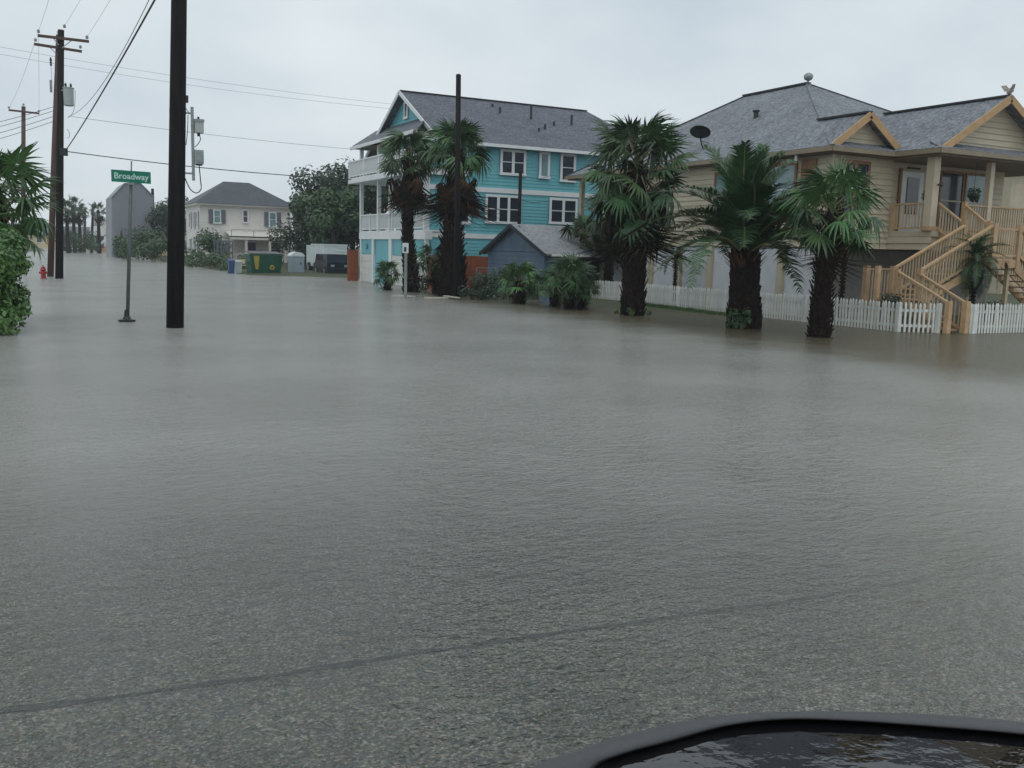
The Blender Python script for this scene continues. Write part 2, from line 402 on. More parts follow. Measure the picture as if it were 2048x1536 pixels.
# grass on the narrow bank that stays above the water
def grass_patch(name, label, spots, n, hgt, m='grass', seed=1):
    random.seed(seed); mb = MB()
    for i in range(n):
        (cx, cy, rx_, ry_) = random.choice(spots)
        x = cx+random.uniform(-1, 1)*rx_; y = cy+random.uniform(-1, 1)*ry_
        z = gh(x, y)-.01; a = random.uniform(0, 6.28); h = hgt*random.uniform(.5, 1.2); w = .012*random.uniform(.8, 2)
        d = V(math.cos(a), math.sin(a), 0)*w; lean = V(random.uniform(-.5, .5), random.uniform(-.5, .5), 0)*h
        mb.poly((x-d.x, y-d.y, z), (x+d.x, y+d.y, z), V(x, y, z+h)+lean)
    return tag(mb.build(name, m), label, 'grass', kind='stuff')
grass_patch('grass', 'strip of short green grass along the foot of the white picket fence', [(21.75, 31.0-i*.9, .42, .6) for i in range(8)], 4200, .09)
# ------------------------------------------------------------------ building helpers
def siding_joined(mb, p, u, length, z0, z1, step, out, skip=()):
    """lapped boards on a wall: p start (x, y), u unit direction, out outward unit; skip = (s0, s1, z0, z1) openings"""
    u = Vector((*u, 0)); out = Vector((*out, 0)); base = Vector((p[0], p[1], 0)); z = z0
    while z < z1-.01:
        zt = min(z+step, z1); cuts = sorted((s[0], s[1]) for s in skip if s[2] < zt-.02 and s[3] > z+.02); s = 0; spans = []
        for a, b in cuts:
            if a > s: spans.append((s, a))
            s = max(s, b)
        if s < length: spans.append((s, length))
        for a, b in spans:
            A, B = base+u*a, base+u*b
            mb.poly(A+out*.028+V(0, 0, z), B+out*.028+V(0, 0, z), B+out*.006+V(0, 0, zt), A+out*.006+V(0, 0, zt))
            mb.poly(A+V(0, 0, z), B+V(0, 0, z), B+out*.028+V(0, 0, z), A+out*.028+V(0, 0, z))
        z = zt
def boards(parent, p, u, length, z0, z1, step, out, m, trim=None):
    """each board a piece of its own; trim(z) -> (s0, s1) for gables"""
    u = Vector((*u, 0)); out = Vector((*out, 0)); base = Vector((p[0], p[1], 0)); z = z0
    while z < z1-.02:
        zt = min(z+step, z1); a0, b0, a1, b1 = 0, length, 0, length
        if trim: a0, b0 = trim(z); a1, b1 = trim(zt)
        if b0-a0 > .05:
            b = MB()
            A, B, C, D = base+u*a0, base+u*b0, base+u*b1, base+u*a1
            Z0, Z1 = V(0, 0, z), V(0, 0, zt)
            b.hexa([A+Z0, B+Z0, B+out*.045+Z0, A+out*.045+Z0, D+Z1, C+Z1, C+out*.008+Z1, D+out*.008+Z1])
            b.build('siding_board', m, parent)
        z = zt
def window(parent, axis_, k, a, b, z0, z1, out, mull=1, rails=1, frame='white_paint', fw=.09, glass='glass', name='window', sashm='sash'):
    """window on plane axis_=k spanning a..b; out = +-1 outward side; > pane(s), sash bars"""
    def P(s, d, z): return V(k+out*d, s, z) if axis_ == 'x' else V(s, k+out*d, z)
    m = MB(); a, b = sorted((a, b))
    m.box(P(a, .02, z0), P(a+fw, .075, z1)); m.box(P(b-fw, .02, z0), P(b, .075, z1))
    m.box(P(a+fw, .02, z1-fw), P(b-fw, .073, z1)); m.box(P(a-.03, .02, z0-.03), P(b+.03, .1, z0+fw*.8))
    w = m.build(name, frame, parent)
    n = mull; width = (b-a-2*fw)/n
    for i in range(n):
        s0 = a+fw+i*width; s1 = s0+width
        pm = MB(); pm.box(P(s0, .01, z0+fw*.8), P(s1, .04, z1-fw)); pm.build('pane', glass, w)
        if i: MB().box(P(s0-fw*.6, .03, z0+fw*.8), P(s0+fw*.6, .07, z1-fw)).build('mullion', frame, w)
        if rails:
            zm = lerp(z0, z1, .5); MB().box(P(s0, .035, zm-.025), P(s1, .055, zm+.025)).build('sash_rail', sashm, w)
    return w
def slab(mb, pts, th=.12):   # sloped roof panel with thickness
    return mb.prism(pts, (0, 0, -th))

# ------------------------------------------------------------------ teal three-storey house
def teal_house():
    X0, Y0, Y1, X1 = 17.94, 44.08, 54.4, 32.6
    t = thing('beach_house', 'teal three storey beach house with white balconies and grey gable roof', 'house', (X0, Y0, 0))
    # core walls behind the siding
    MB().box((X0+.05, Y0+.05, -.1), (X1, Y1, 2.62)).build('ground_floor_wall', 'teal', t)
    MB().box((X0+2.2, Y0+.05, 2.64), (X1, Y1, 7.5)).build('upper_wall', 'teal', t)
    m = MB(); m.box((X0+.06, Y0+.05, 2.64), (X0+2.2, Y0+.25, 7.5)); m.build('wing_wall', 'teal', t)
    wins = [(18.75, 20.35, 3.35, 4.55, 2), (21.2, 23.3, 3.45, 4.9, 3), (25.0, 26.75, 3.55, 4.92, 2), (22.0, 23.5, 5.95, 7.25, 2), (24.3, 24.95, 5.9, 7.27, 1), (25.6, 26.55, 5.8, 7.27, 1), (28.2, 29.2, 5.8, 7.2, 1), (28.4, 29.8, 3.5, 4.9, 2)]
    m = MB()
    for z0, z1 in ((1.0, 2.62), (2.86, 5.0), (5.24, 7.4)):
        siding_joined(m, (X0, Y0+.05), (1, 0), X1-X0, z0, z1, .17, (0, -1), [(a-X0, b-X0, c, d) for a, b, c, d, n in wins])
    m.build('siding', 'teal', t)
    for z0, z1, nm in ((2.62, 2.86, 'band'), (5.0, 5.24, 'band'), (7.38, 7.52, 'frieze')):
        MB().box((X0, Y0-.02, z0), (X1, Y0+.045, z1)).build(nm, 'white_paint', t)
    MB().box((X0-.03, Y0-.035, 0), (X0+.16, Y0+.15, 7.5)).build('corner_trim', 'white_paint', t)
    for a, b, c, d, n in wins:
        if n == 3:
            window(t, 'y', Y0, a, b, c, d, -1, mull=3, fw=.12)
        else:
            window(t, 'y', Y0, a, b, c, d, -1, mull=n, fw=.13, glass='glass_pale' if b-a < .8 else 'glass', rails=0 if b-a < .8 else 1)
    # garage level, street face
    fx = X0
    for ya, yb in ((52.25, 54.2), (44.3, 48.9)):
        g = MB().box((fx-.02, ya, -.05), (fx+.04, yb, 1.62)).build('garage_door', 'garage_white', t)
        n = 4
        for i in range(n): MB().box((fx-.05, ya+.06, i*.4+.03), (fx-.02, yb-.06, i*.4+.37)).build('door_panel', 'garage_white', g)
    m = MB(); siding_joined(m, (fx+.03, 44.1), (0, 1), 10.3, 1.66, 2.5, .17, (-1, 0), [(5.3, 7.8, 1.6, 2.6)]); m.build('siding', 'teal', t)
    MB().box((fx+.3, 49.5, 0), (fx+.36, 51.9, 2.45)).build('entry_wall', 'teal_door', t)
    for ya, yb in ((54.2, 54.42), (51.95, 52.25), (48.95, 49.4)): MB().box((fx-.06, ya, -.1), (fx+.2, yb, 2.5)).build('pier', 'white_paint', t)
    MB().box((fx-.08, 43.98, 2.5), (fx+.3, 54.5, 2.9)).build('band', 'white_paint', t)
    for yc in (53.2, 47.2):
        s = MB()
        pts = []
        for k in range(10):
            a = k*math.pi/5; rr = .2 if k % 2 == 0 else .08; pts.append((fx-.07, yc+rr*math.sin(a), 2.08+rr*math.cos(a)))
        s.prism(pts, (.04, 0, 0)); s.build('star_ornament', 'teal_door', t)
    # balconies
    MB().box((fx-.05, 44.02, 2.9), (fx+2.2, 54.45, 2.98)).build('balcony_floor', 'white_paint', t)
    MB().box((fx-.75, 43.9, 5.72), (fx+2.2, 54.55, 6.02)).build('balcony_floor', 'white_paint', t)
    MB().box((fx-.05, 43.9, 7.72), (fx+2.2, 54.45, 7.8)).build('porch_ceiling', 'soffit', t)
    def railing(x, z0, z1, ya, yb, posts, skip=None):
        r = MB().box((x-.05, ya, z1-.07), (x+.05, yb, z1)).build('railing', 'white_paint', t)
        MB().box((x-.03, ya, z0), (x+.03, yb, z0+.06)).build('rail', 'white_paint', r)
        for y in posts: MB().box((x-.06, y-.06, z0-.1), (x+.06, y+.06, z1+.05)).build('rail_post', 'white_paint', r)
        bm = MB().box((x-.014, 0, z0+.05), (x+.014, .05, z1-.06)); me = bm.mesh('baluster', 'white_paint')
        n = int((yb-ya)/.11)
        for i in range(n): inst('baluster', me, r, (0, ya+.05+i*.11, 0))
    railing(fx, 3.05, 3.93, 44.1, 54.35, (44.15, 47.4, 48.9, 51.1, 52.7, 54.3))
    railing(fx-.68, 6.1, 7.0, 43.95, 54.5, (44, 46.6, 49.2, 51.8, 54.45))
    r = MB().box((fx-.68, 54.42, 6.93), (fx+2, 54.52, 7.0)).build('railing', 'white_paint', t)
    for i in range(10): MB().box((fx-.5+i*.25, 54.45, 6.1), (fx-.46+i*.25, 54.49, 6.93)).build('baluster', 'white_paint', r)
    for y in (44.2, 49.3, 51.2, 54.3):
        MB().box((fx-.09, y-.1, 2.9), (fx+.1, y+.1, 5.74)).build('porch_column', 'white_paint', t)
        MB().box((fx-.09, y-.1, 6.0), (fx+.1, y+.1, 7.75)).build('porch_column', 'white_paint', t)
    for ya, yb, z0, z1, gm in ((45.0, 46.2, 2.98, 5.1, 'trim_brown'), (48.3, 49.6, 3.6, 5.0, 'glass'), (51.6, 53.0, 2.98, 5.1, 'glass'), (46, 47.6, 6.02, 7.4, 'glass'), (50, 51.8, 6.02, 7.4, 'glass')):
        window(t, 'x', fx+2.2, ya, yb, z0, z1, -1, mull=1, glass=gm, name='balcony_door', rails=0, fw=.14)
    # roof
    yr = (Y0+Y1)/2; zr = 10.47; ze = 7.42; gx = 18.4
    m = MB(); roof_e = Y0-.45
    slab(m, [(gx, roof_e, ze), (33.0, roof_e, ze), (30.3, yr, zr), (gx, yr, zr)])
    slab(m, [(gx, yr, zr), (30.3, yr, zr), (33.0, Y1+.45, ze), (gx, Y1+.45, ze)])
    slab(m, [(33.0, roof_e, ze), (33.0, Y1+.45, ze), (30.3, yr, zr)])
    rf = m.build('roof', 'roof_dark', t)
    MB().bar((gx, yr, zr+.02), (30.3, yr, zr+.02), .22, .05).build('ridge_cap', 'ridge_cap', rf)
    MB().bar((gx, roof_e-.02, ze-.08), (33, roof_e-.02, ze-.08), .06, .16).build('fascia', 'white_paint', rf)
    for ys in (-1, 1):
        MB().bar((gx-.04, yr, zr-.07), (gx-.04, yr+ys*(yr-roof_e), ze-.07), .05, .2).build('barge_board', 'white_paint', rf)
    mm = MB(); mm.prism([(gx+.45, Y0, ze), (gx+.45, Y1, ze), (gx+.45, yr, zr-.15)], (.1, 0, 0)); gw = mm.build('gable_wall', 'teal', t)
    m = MB()
    z = 8.0
    while z < 10.2:
        hw = (zr-.15-z)/(zr-.15-ze)*(Y1-Y0)/2; m.poly((gx+.42, yr-hw, z), (gx+.42, yr+hw, z), (gx+.445, yr+hw, z+.17), (gx+.445, yr-hw, z+.17)); z += .17
    m.build('siding', 'teal', gw)
    window(gw, 'x', gx+.42, yr-.28, yr+.28, 9.05, 9.95, -1, rails=0, fw=.12, name='attic_vent')
    # pent roof over the top balcony
    m = MB(); slab(m, [(17.45, 44.2, 7.9), (19.0, 46.5, 8.95), (19.0, 54.9, 8.95), (17.45, 54.9, 7.9)], .1); pr = m.build('pent_roof', 'roof_dark', t)
    MB().box((17.40, 44.2, 7.72), (17.46, 54.9, 7.9)).build('fascia', 'white_paint', pr)
    MB().prism([(17.45, 54.9, 7.8), (19.0, 54.9, 7.8), (19.0, 54.9, 8.85)], (0, .05, 0)).build('fascia', 'white_paint', pr)
    def onslope(x, y): return ze+(zr-ze)*(y-roof_e)/(yr-roof_e)
    for px, py, hh in ((1062, 238, .75), (1143, 250, .55), (1000, 226, .3), (1090, 258, .25), (1108, 251, .2), (1078, 262, .15), (985, 213, .15)):
        d = ray(px, py); s = (roof_e, )
        # meet the street-side slope
        k = (zr-ze)/(yr-roof_e); tt = (ze-roof_e*k-CAM.z)/(d.z-d.y*k); p = CAM+d*tt
        MB().tube([p-V(0, 0, .1), p+V(0, 0, hh)], .07, 8).build('vent_pipe', 'ridge_cap', rf)
teal_house()

# ------------------------------------------------------------------ yellow raised house
YZ = 5.72
def yellow_house():
    t = thing('raised_house', 'pale yellow raised house with grey hip roof, cedar gables and a front porch', 'house', (24, 23.3, 0))
    X1, Ya, Yp = 24.0, 23.3, 36.6
    MB().box((X1+.03, Ya+.03, 2.44), (26.9, Yp, 5.5)).build('core_wall', 'trim_beige', t); MB().box((26.9, 24.0, 2.44), (33.6, Yp, 5.5)).build('core_wall', 'trim_beige', t)
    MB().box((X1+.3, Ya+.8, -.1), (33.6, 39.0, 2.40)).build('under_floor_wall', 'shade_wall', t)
    MB().box((X1, Yp-.2, 2.3), (34.9, 39.5, 2.44)).build('rear_porch_floor', 'trim_beige', t)
    boards(t, (X1+.03, Ya), (0, 1), Yp-Ya, 2.42, 5.52, .2, (-1, 0), 'siding_yellow')
    boards(t, (X1, Ya+.03), (1, 0), 26.9-X1, 2.42, 5.52, .2, (0, -1), 'siding_yellow')
    MB().box((X1-.05, Ya-.05, 2.42), (X1+.1, Ya+.1, 5.5)).build('corner_trim', 'trim_beige', t)
    # posts and lattice of the open ground level
    ys = [Ya+.1+i*(39.2-Ya-.2)/8 for i in range(9)]
    for i, y in enumerate(ys):
        MB().box((X1-.08, y-.14, -.2), (X1+.18, y+.14, 2.42)).build('pier', 'trim_beige' if i % 3 else 'siding_yellow', t)
    for i in range(8):
        a, b = ys[i]+.14, ys[i+1]-.14; m = MB(); w = b-a; hh = 2.36; z0 = 0.02
        s = -hh
        while s < w:
            # diagonal strips clipped to the bay
            for sg, dx in ((1, 0.0), (-1, .012)):
                p0, p1 = s, s+hh; za, zb = 0, hh
                if p0 < 0: za = -p0; p0 = 0
                if p1 > w: zb = hh-(p1-w); p1 = w
                if p1-p0 > .03:
                    ya_, yb_ = (a+p0, a+p1) if sg == 1 else (b-p0, b-p1)
                    m.bar((X1+.05+dx, ya_, z0+za), (X1+.05+dx, yb_, z0+zb), .012, .055, up=(0, -sg*1, 1))
            s += .115
        tag(m.build('lattice_panel', 'lattice', t), kind='stuff')
    # far porch post
    MB().box((X1-.05, 39.1, -.1), (X1+.15, 39.3, 5.5)).build('porch_column', 'trim_beige', t)
    # eaves
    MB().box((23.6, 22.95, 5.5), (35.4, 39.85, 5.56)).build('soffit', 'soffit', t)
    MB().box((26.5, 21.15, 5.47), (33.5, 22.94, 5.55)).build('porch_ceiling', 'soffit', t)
    # roofs
    def roofplane(name, pts, m='roof_grey'):
        b = MB(); slab(b, pts, .1); return b.build(name, m, t)
    z = YZ; A, B, C, D = V(23.55, 22.9, z), V(23.55, 39.9, z), V(35.45, 39.9, z), V(35.45, 22.9, z)
    R1, R2 = V(29.5, 30.3, 9.3), V(29.5, 34.2, 9.3)
    b = MB(); slab(b, [A, R1, R2, B], .1); slab(b, [B, R2, C], .1); slab(b, [C, R2, R1, D], .1); slab(b, [D, R1, A], .1)
    rf = b.build('roof', 'roof_grey', t)
    MB().bar(R1+V(0, -.05, .03), R2+V(0, .05, .03), .25, .07).build('ridge_cap', 'ridge_cap', rf)
    for p, q in ((A, R1), (B, R2), (D, R1)): MB().bar(p+V(0, 0, .02), q+V(0, 0, .02), .2, .012).build('hip_cap', 'roof_grey', rf)
    # small cedar gable
    def gable(xc, hw, rise, yf, zb, yback, ov):
        zr = zb+rise; g = MB()
        for s in (-1, 1):
            slab(g, [(xc, yf-ov, zr), (xc+s*(hw+.35), yf-ov, zb-.35*rise/hw), (xc+s*(hw+.35), yback, zb-.35*rise/hw), (xc, yback, zr)], .1)
        gr = g.build('gable_roof', 'roof_grey', t)
        MB().bar((xc, yf-ov, zr+.03), (xc, yback, zr+.03), .22, .06).build('ridge_cap', 'ridge_cap', gr)
        for s in (-1, 1):
            p = V(xc, yf-ov-.03, zr-.08); q = V(xc+s*(hw+.33), yf-ov-.03, zb-.35*rise/hw-.08)
            MB().bar(p, q, .05, .24, up=(0, 0, 1)).build('barge_board', 'cedar', gr)
        MB().prism([(xc-hw, yf+.04, zb-.05), (xc+hw, yf+.04, zb-.05), (xc, yf+.04, zb+rise-.1)], (0, .06, 0)).build('gable_wall', 'trim_beige', t)
        boards(t, (xc-hw, yf+.04), (1, 0), 2*hw, zb-.05, zb+rise-.15, .2, (0, -1), 'siding_yellow', trim=lambda z_: (hw*(z_-zb+.05)/rise, 2*hw-hw*(z_-zb+.05)/rise))
        return gr
    gable(25.3, 1.42, .98, 23.35, 5.93, 25.35, .33)
    gr = gable(30.0, 2.95, 1.75, 21.75, 5.92, 26.6, .45)
    # pent strips below the gables: the porch one (the wing's is the main roof's own lower edge)
    b = MB(); slab(b, [(26.45, 21.1, YZ), (33.55, 21.1, YZ), (33.2, 21.8, 6.0), (26.8, 21.8, 6.0)], .08); b.build('pent_roof', 'roof_grey', t)
    b = MB(); slab(b, [(26.45, 21.1, YZ-.003), (27.1, 21.75, 6.06), (27.1, 23.4, 6.06), (26.45, 23.4, YZ-.003)], .08); b.build('pent_roof', 'roof_grey', t)
    for p, q in (((23.5, 22.85, YZ-.11), (23.5, 39.9, YZ-.11)), ((23.5, 22.85, YZ-.11), (26.45, 22.85, YZ-.11)), ((26.42, 22.85, YZ-.11), (26.42, 21.05, YZ-.11)), ((26.42, 21.05, YZ-.11), (33.6, 21.05, YZ-.11))):
        MB().bar(p, q, .1, .15).build('gutter', 'fascia', t)
    d = gp(1592, 312, 0); p = onX(1592, 309, 23.62)
    MB().tube([p, p+V(.02, 0, -.22)], .05, 8).build('downspout_elbow', 'white_paint', t)
    # roof fittings
    p = onX(1512, 231, 26.85); MB().tube([p-V(0, 0, .15), p+V(0, 0, .1), p+V(0, 0, .2)], [.1, .1, .16], 10).build('roof_vent', 'ridge_cap', rf)
    p = R1; m = MB(); m.tube([p+V(0, 0, -.05), p+V(0, 0, .15)], .04, 8); m.lathe(p+V(0, 0, .12), [(.05, 0), (.16, .06), (.2, .16), (.17, .26), (.06, .32)], 12); m.build('turbine_vent', 'galv', rf, smooth=True)
    # windows, street side
    for (xa, ya, xb, yb) in ((1432, 345, 1464, 450), (1540, 322, 1590, 432), (1300, 372, 1330, 455)):
        p, q = onX(xa, ya, X1), onX(xb, yb, X1); z1 = min(p.z, 5.35); z0 = max(3.2, q.z)
        window(t, 'x', X1, p.y, q.y, z0, z1, -1, frame='trim_brown', glass='glass_pale', fw=.1)
    for (xa, xb) in ((1606, 1636),):
        p, q = onX(xa, 315, X1), onX(xb, 315, X1); MB().box((X1-.06, q.y, 4.2), (X1-.02, p.y, 5.4)).build('wall_panel', 'trim_brown', t)
    window(t, 'y', Ya, 24.35, 25.75, 3.5, 5.35, -1, mull=2, frame='trim_brown', fw=.11)
    # front porch
    MB().box((26.9, 21.5, 2.86), (33.5, 23.8, 3.05)).build('porch_floor', 'trim_beige', t)
    boards(t, (26.9, 21.5), (0, 1), 1.8, 2.42, 2.85, .22, (-1, 0), 'siding_yellow')
    boards(t, (28.7, 21.5), (1, 0), 4.8, 2.42, 2.85, .22, (0, -1), 'siding_yellow')
    MB().box((26.95, 21.55, 2.42), (33.5, 23.3, 2.85)).build('porch_frame', 'trim_beige', t)
    MB().box((26.9, 23.8, 3.05), (33.6, 24.0, 5.5)).build('porch_wall', 'siding_yellow', t)
    boards(t, (27, 23.79), (1, 0), 6.5, 3.06, 5.48, .2, (0, -1), 'siding_yellow')
    for x, w in ((26.98, .3), (29.8, .2), (33.3, .2)):
        MB().box((x-w/2, 21.55, 3.05), (x+w/2, 21.55+w, 5.47)).build('porch_column', 'siding_yellow', t)
        MB().box((x-w/2-.04, 21.51, 3.06), (x+w/2+.04, 21.59+w, 3.2)).build('column_base', 'cedar_stair', t)
    dr = MB().box((27.88, 23.7, 3.05), (29.0, 23.765, 5.2)).build('front_door', 'white_paint', t)
    MB().box((28.13, 23.66, 3.7), (28.74, 23.71, 5.0)).build('door_glass', 'glass', dr)
    MB().box((27.74, 23.69, 3.05), (27.87, 23.76, 5.3)).build('door_trim', 'trim_brown', t)
    MB().box((28.15, 23.68, 5.3), (28.75, 23.76, 5.36)).build('porch_lamp', 'lamp_black', t)
    window(t, 'y', 23.75, 29.85, 31.2, 3.2, 5.35, -1, mull=1, frame='trim_brown', fw=.08, sashm='trim_beige')
    window(t, 'y', 23.75, 31.25, 32.6, 3.2, 5.35, -1, mull=1, frame='trim_brown', fw=.08, sashm='trim_beige', glass='glass_pale')
    c = MB(); c.tube([(26.98, 21.5, 4.55), (26.98, 21.38, 4.6)], .025, 6); c.lathe((26.98, 21.36, 4.5), [(.03, 0), (.08, .03), (.05, .14)], 8); c.build('wall_lantern', 'lamp_black', t)
    # railings
    bal = MB().box((-.02, -.02, 0), (.02, .02, .78)).mesh('baluster', 'baluster')
    def flat_rail(p, q, z, hgt=.92, step=.125):
        p, q = V(*p, z), V(*q, z); r = MB().bar(p+V(0, 0, hgt), q+V(0, 0, hgt), .1, .05).build('railing', 'cedar_stair', t)
        MB().bar(p+V(0, 0, .1), q+V(0, 0, .1), .05, .06).build('bottom_rail', 'cedar_stair', r)
        n = int((q-p).length/step)
        for i in range(1, n): inst('baluster', bal, r, p.lerp(q, i/n)+V(0, 0, .12))
        return r
    flat_rail((26.95, 21.85), (26.95, 23.25), 3.05)
    flat_rail((28.6, 21.6), (29.75, 21.6), 3.05); flat_rail((29.9, 21.6), (33.2, 21.6), 3.05)
    MB().box((26.88, 23.1, 3.05), (27.03, 23.25, 4.0)).build('newel_post', 'cedar_stair', t)
yellow_house()

# ------------------------------------------------------------------ cedar staircase of the yellow house
def staircase():
    gL, gR = gp(1885, 666), gp(1932, 667)
    xa, xb = gL.x+.02, gR.x                      # first flight between these, climbing along the fence line
    yg, y1 = 17.85, 19.5
    t = thing('wooden_staircase', 'light cedar zigzag staircase climbing from the picket fence to the porch', 'staircase', (xb, yg, 0))
    bal = MB().box((-.02, -.02, 0), (.02, .02, .74)).mesh('baluster', 'baluster')
    balx = MB().box((-.02, -.02, 0), (.02, .02, .74)).mesh('baluster', 'baluster')
    def newel(x, y, z0, z1, w=.13):
        n = MB().box((x-w/2, y-w/2, z0), (x+w/2, y+w/2, z1)).build('newel_post', 'cedar_stair', t)
        return n
    def rail(p, q, n):
        p, q = V(*p), V(*q)
        r = MB().bar(p, q, .11, .06).build('handrail', 'cedar_stair', t)
        MB().bar(p-V(0, 0, .80), q-V(0, 0, .80), .05, .07).build('bottom_rail', 'cedar_stair', r)
        for i in range(1, n): inst('baluster', bal, r, p.lerp(q, i/n)-V(0, 0, .77))
    def flight(p, q, width_vec, n):
        p, q, wv = V(*p), V(*q), V(*width_vec)
        for o in (V(0, 0, 0), wv):
            MB().bar(p+o-V(0, 0, .12), q+o-V(0, 0, .12), .05, .24).build('stringer', 'cedar_stair', t)
        run = V((q-p).x, (q-p).y, 0); d = run.normalized(); st = run.length/n
        for i in range(n):
            c = p+d*(i*st)+V(0, 0, (q.z-p.z)*(i+1)/n-.02)
            m = MB(); m.hexa([c-V(0, 0, .02), c+wv-V(0, 0, .02), c+wv+d*(st+.03)-V(0, 0, .02), c+d*(st+.03)-V(0, 0, .02), c+V(0, 0, .02), c+wv+V(0, 0, .02), c+wv+d*(st+.03)+V(0, 0, .02), c+d*(st+.03)+V(0, 0, .02)])
            m.build('tread', 'cedar_stair', t)
    # flight 1: along +Y from the gate
    newel(xa, yg+.05, -.2, .92, .15); newel(xb, yg-.05, -.2, .92, .17)
    flight((xa+.06, yg+.15, -.1), (xa+.06, y1, .9), (xb-xa-.12, 0, 0), 5)
    rail((xa, yg+.1, .88), (xa, y1+.25, 1.7), 11); rail((xb, yg+.0, .88), (xb, y1, 1.66), 11)
    # landing 1
    MB().box((xa-.05, y1, .82), (xb+.08, y1+1.0, .9)).build('landing', 'cedar_stair', t)
    newel(xa, y1+.27, -.1, 1.78); newel(xb+.05, y1, -.1, 1.82, .15); newel(xb+.05, y1+1.0, -.1, 1.86, .15); newel(xa, y1+1.0, -.1, 1.86)
    # flight 2: toward the house
    flight((xb+.05, y1+.06, .85), (27.25, y1+.06, 2.15), (0, .9, 0), 8)
    rail((xb+.1, y1, 1.78), (27.2, y1, 3.2), 23); rail((xb+.1, y1+1.0, 1.8), (27.2, y1+1.0, 3.22), 23)
    # landing 2
    MB().box((27.2, y1-.02, 2.08), (28.55, y1+1.05, 2.17)).build('landing', 'cedar_stair', t)
    sk = MB()
    arch = [(27.3, y1-.05, 1.9)]+[(27.3+1.15, y1-.05, 1.9), (28.45, y1-.05, 2.14), (27.3, y1-.05, 2.14)]
    sk.box((27.3, y1-.07, 1.9), (27.68, y1-.03, 2.14)); sk.box((28.07, y1-.07, 1.9), (28.45, y1-.03, 2.14)); sk.box((27.68, y1-.07, 2.1), (28.07, y1-.03, 2.14))
    for k in range(8):
        a0 = math.pi*k/8; a1 = math.pi*(k+1)/8
        x0_, x1_ = 27.875-.19*math.cos(a0), 27.875-.19*math.cos(a1); z0_, z1_ = 1.9+.19*math.sin(a0), 1.9+.19*math.sin(a1)
        sk.hexa([(x0_, y1-.07, z0_), (x1_, y1-.07, z1_), (x1_, y1-.03, z1_), (x0_, y1-.03, z0_), (x0_, y1-.07, 2.105), (x1_, y1-.07, 2.105), (x1_, y1-.03, 2.105), (x0_, y1-.03, 2.105)])
    sk.build('arched_skirt', 'cedar_stair', t)
    for x in (27.25, 28.5): newel(x, y1-.02, 1.88, 3.28, .15)
    MB().box((28.3, y1+.1, -.2), (28.42, y1+.22, 2.1)).build('support_post', 'baluster', t)
    MB().box((27.35, y1+.8, -.2), (27.45, y1+.9, 2.1)).build('support_post', 'baluster', t)
    for z_ in (3.12, 2.28): MB().bar((27.3, y1-.02, z_), (28.45, y1-.02, z_), .05, .07).build('bottom_rail', 'cedar_stair', t)
    for i in range(1, 10): inst('baluster', bal, t, (27.3+i*.115, y1-.02, 2.32))
    # flight 3: up to the porch
    flight((27.3, y1+1.05, 2.17), (27.3, 21.5, 3.05), (1.15, 0, 0), 5)
    rail((27.25, y1+1.1, 3.3), (27.25, 21.6, 3.97), 9); rail((28.5, y1+1.1, 3.3), (28.5, 21.6, 4.0), 9)
    for x in (27.25, 28.5): newel(x, y1+1.05, 1.9, 3.42, .14)
    newel(28.5, 21.55, 2.9, 4.08, .13)
    # flight 4: the other way down
    flight((28.55, y1+.06, 2.05), (31.2, y1+.06, .5), (0, .9, 0), 8)
    rail((28.55, y1, 3.15), (31.2, y1, 1.6), 21); rail((28.55, y1+1, 3.15), (31.2, y1+1, 1.6), 21)
    for y in (y1, y1+1): newel(31.25, y, -.2, 1.7)
    MB().box((31.2, y1, -.2), (32.3, y1+1, .5)).build('landing', 'cedar_stair', t)
    # screen beside landing 1
    p0, p1 = onY(1733, 545, y1+1.9), onY(1780, 545, y1+1.9)
    MB().bar((p0.x, y1+1.9, 1.75), (p1.x+.2, y1+1.9, 1.75), .1, .06).build('handrail', 'cedar_stair', t)
    newel(p0.x, y1+1.9, -.1, 1.85, .16); newel(p1.x+.2, y1+1.9, -.1, 1.85, .12)
    n = 9; lb = MB().box((-.025, -.02, 0), (.025, .02, 1.7)).mesh('baluster', 'baluster')
    for i in range(1, n): inst('baluster', lb, t, (lerp(p0.x, p1.x+.2, i/n), y1+1.9, .03))
staircase()

# ------------------------------------------------------------------ white picket fences
def picket_fence(label, segs, step=.122):
    p0 = V(*segs[0][0], 0); t = thing('picket_fence', label, 'fence', (p0.x, p0.y, 0))
    w, h = .036, .86
    def pmesh(along_x):
        m = MB(); pts = [(-w, -.2), (w, -.2), (w, h-.07), (0, h), (-w, h-.07)]
        if along_x: m.prism([(a, -.011, z) for a, z in pts], (0, .022, 0))
        else: m.prism([(-.011, a, z) for a, z in pts], (.022, 0, 0))
        return m.mesh('picket', 'fence_white')
    for (a, b, posts) in segs:
        a, b = V(*a, 0), V(*b, 0); ax = abs(b.x-a.x) > abs(b.y-a.y); me = pmesh(ax); d = (b-a).normalized(); L = (b-a).length
        back = V(0, .045, 0) if ax else V(.045, 0, 0)
        for z in (.18, .62): MB().bar(a+back+V(0, 0, z), b+back+V(0, 0, z), .04, .08).build('rail', 'fence_white', t)
        n = int(L/step); random.seed(int(L*7))
        for i in range(n+1): inst('picket', me, t, a+d*(i*L/n)+V(0, 0, random.uniform(-.02, .02)), rot=(0, random.uniform(-.04, .04), 0) if ax else (random.uniform(-.04, .04), 0, 0))
        for s in posts:
            c = a+d*(s*L)-back*.75; MB().box((c.x-.055, c.y-.055, -.2), (c.x+.055, c.y+.055, .84)).build('post', 'fence_white', t)
FX = 22.25; FY = 18.62
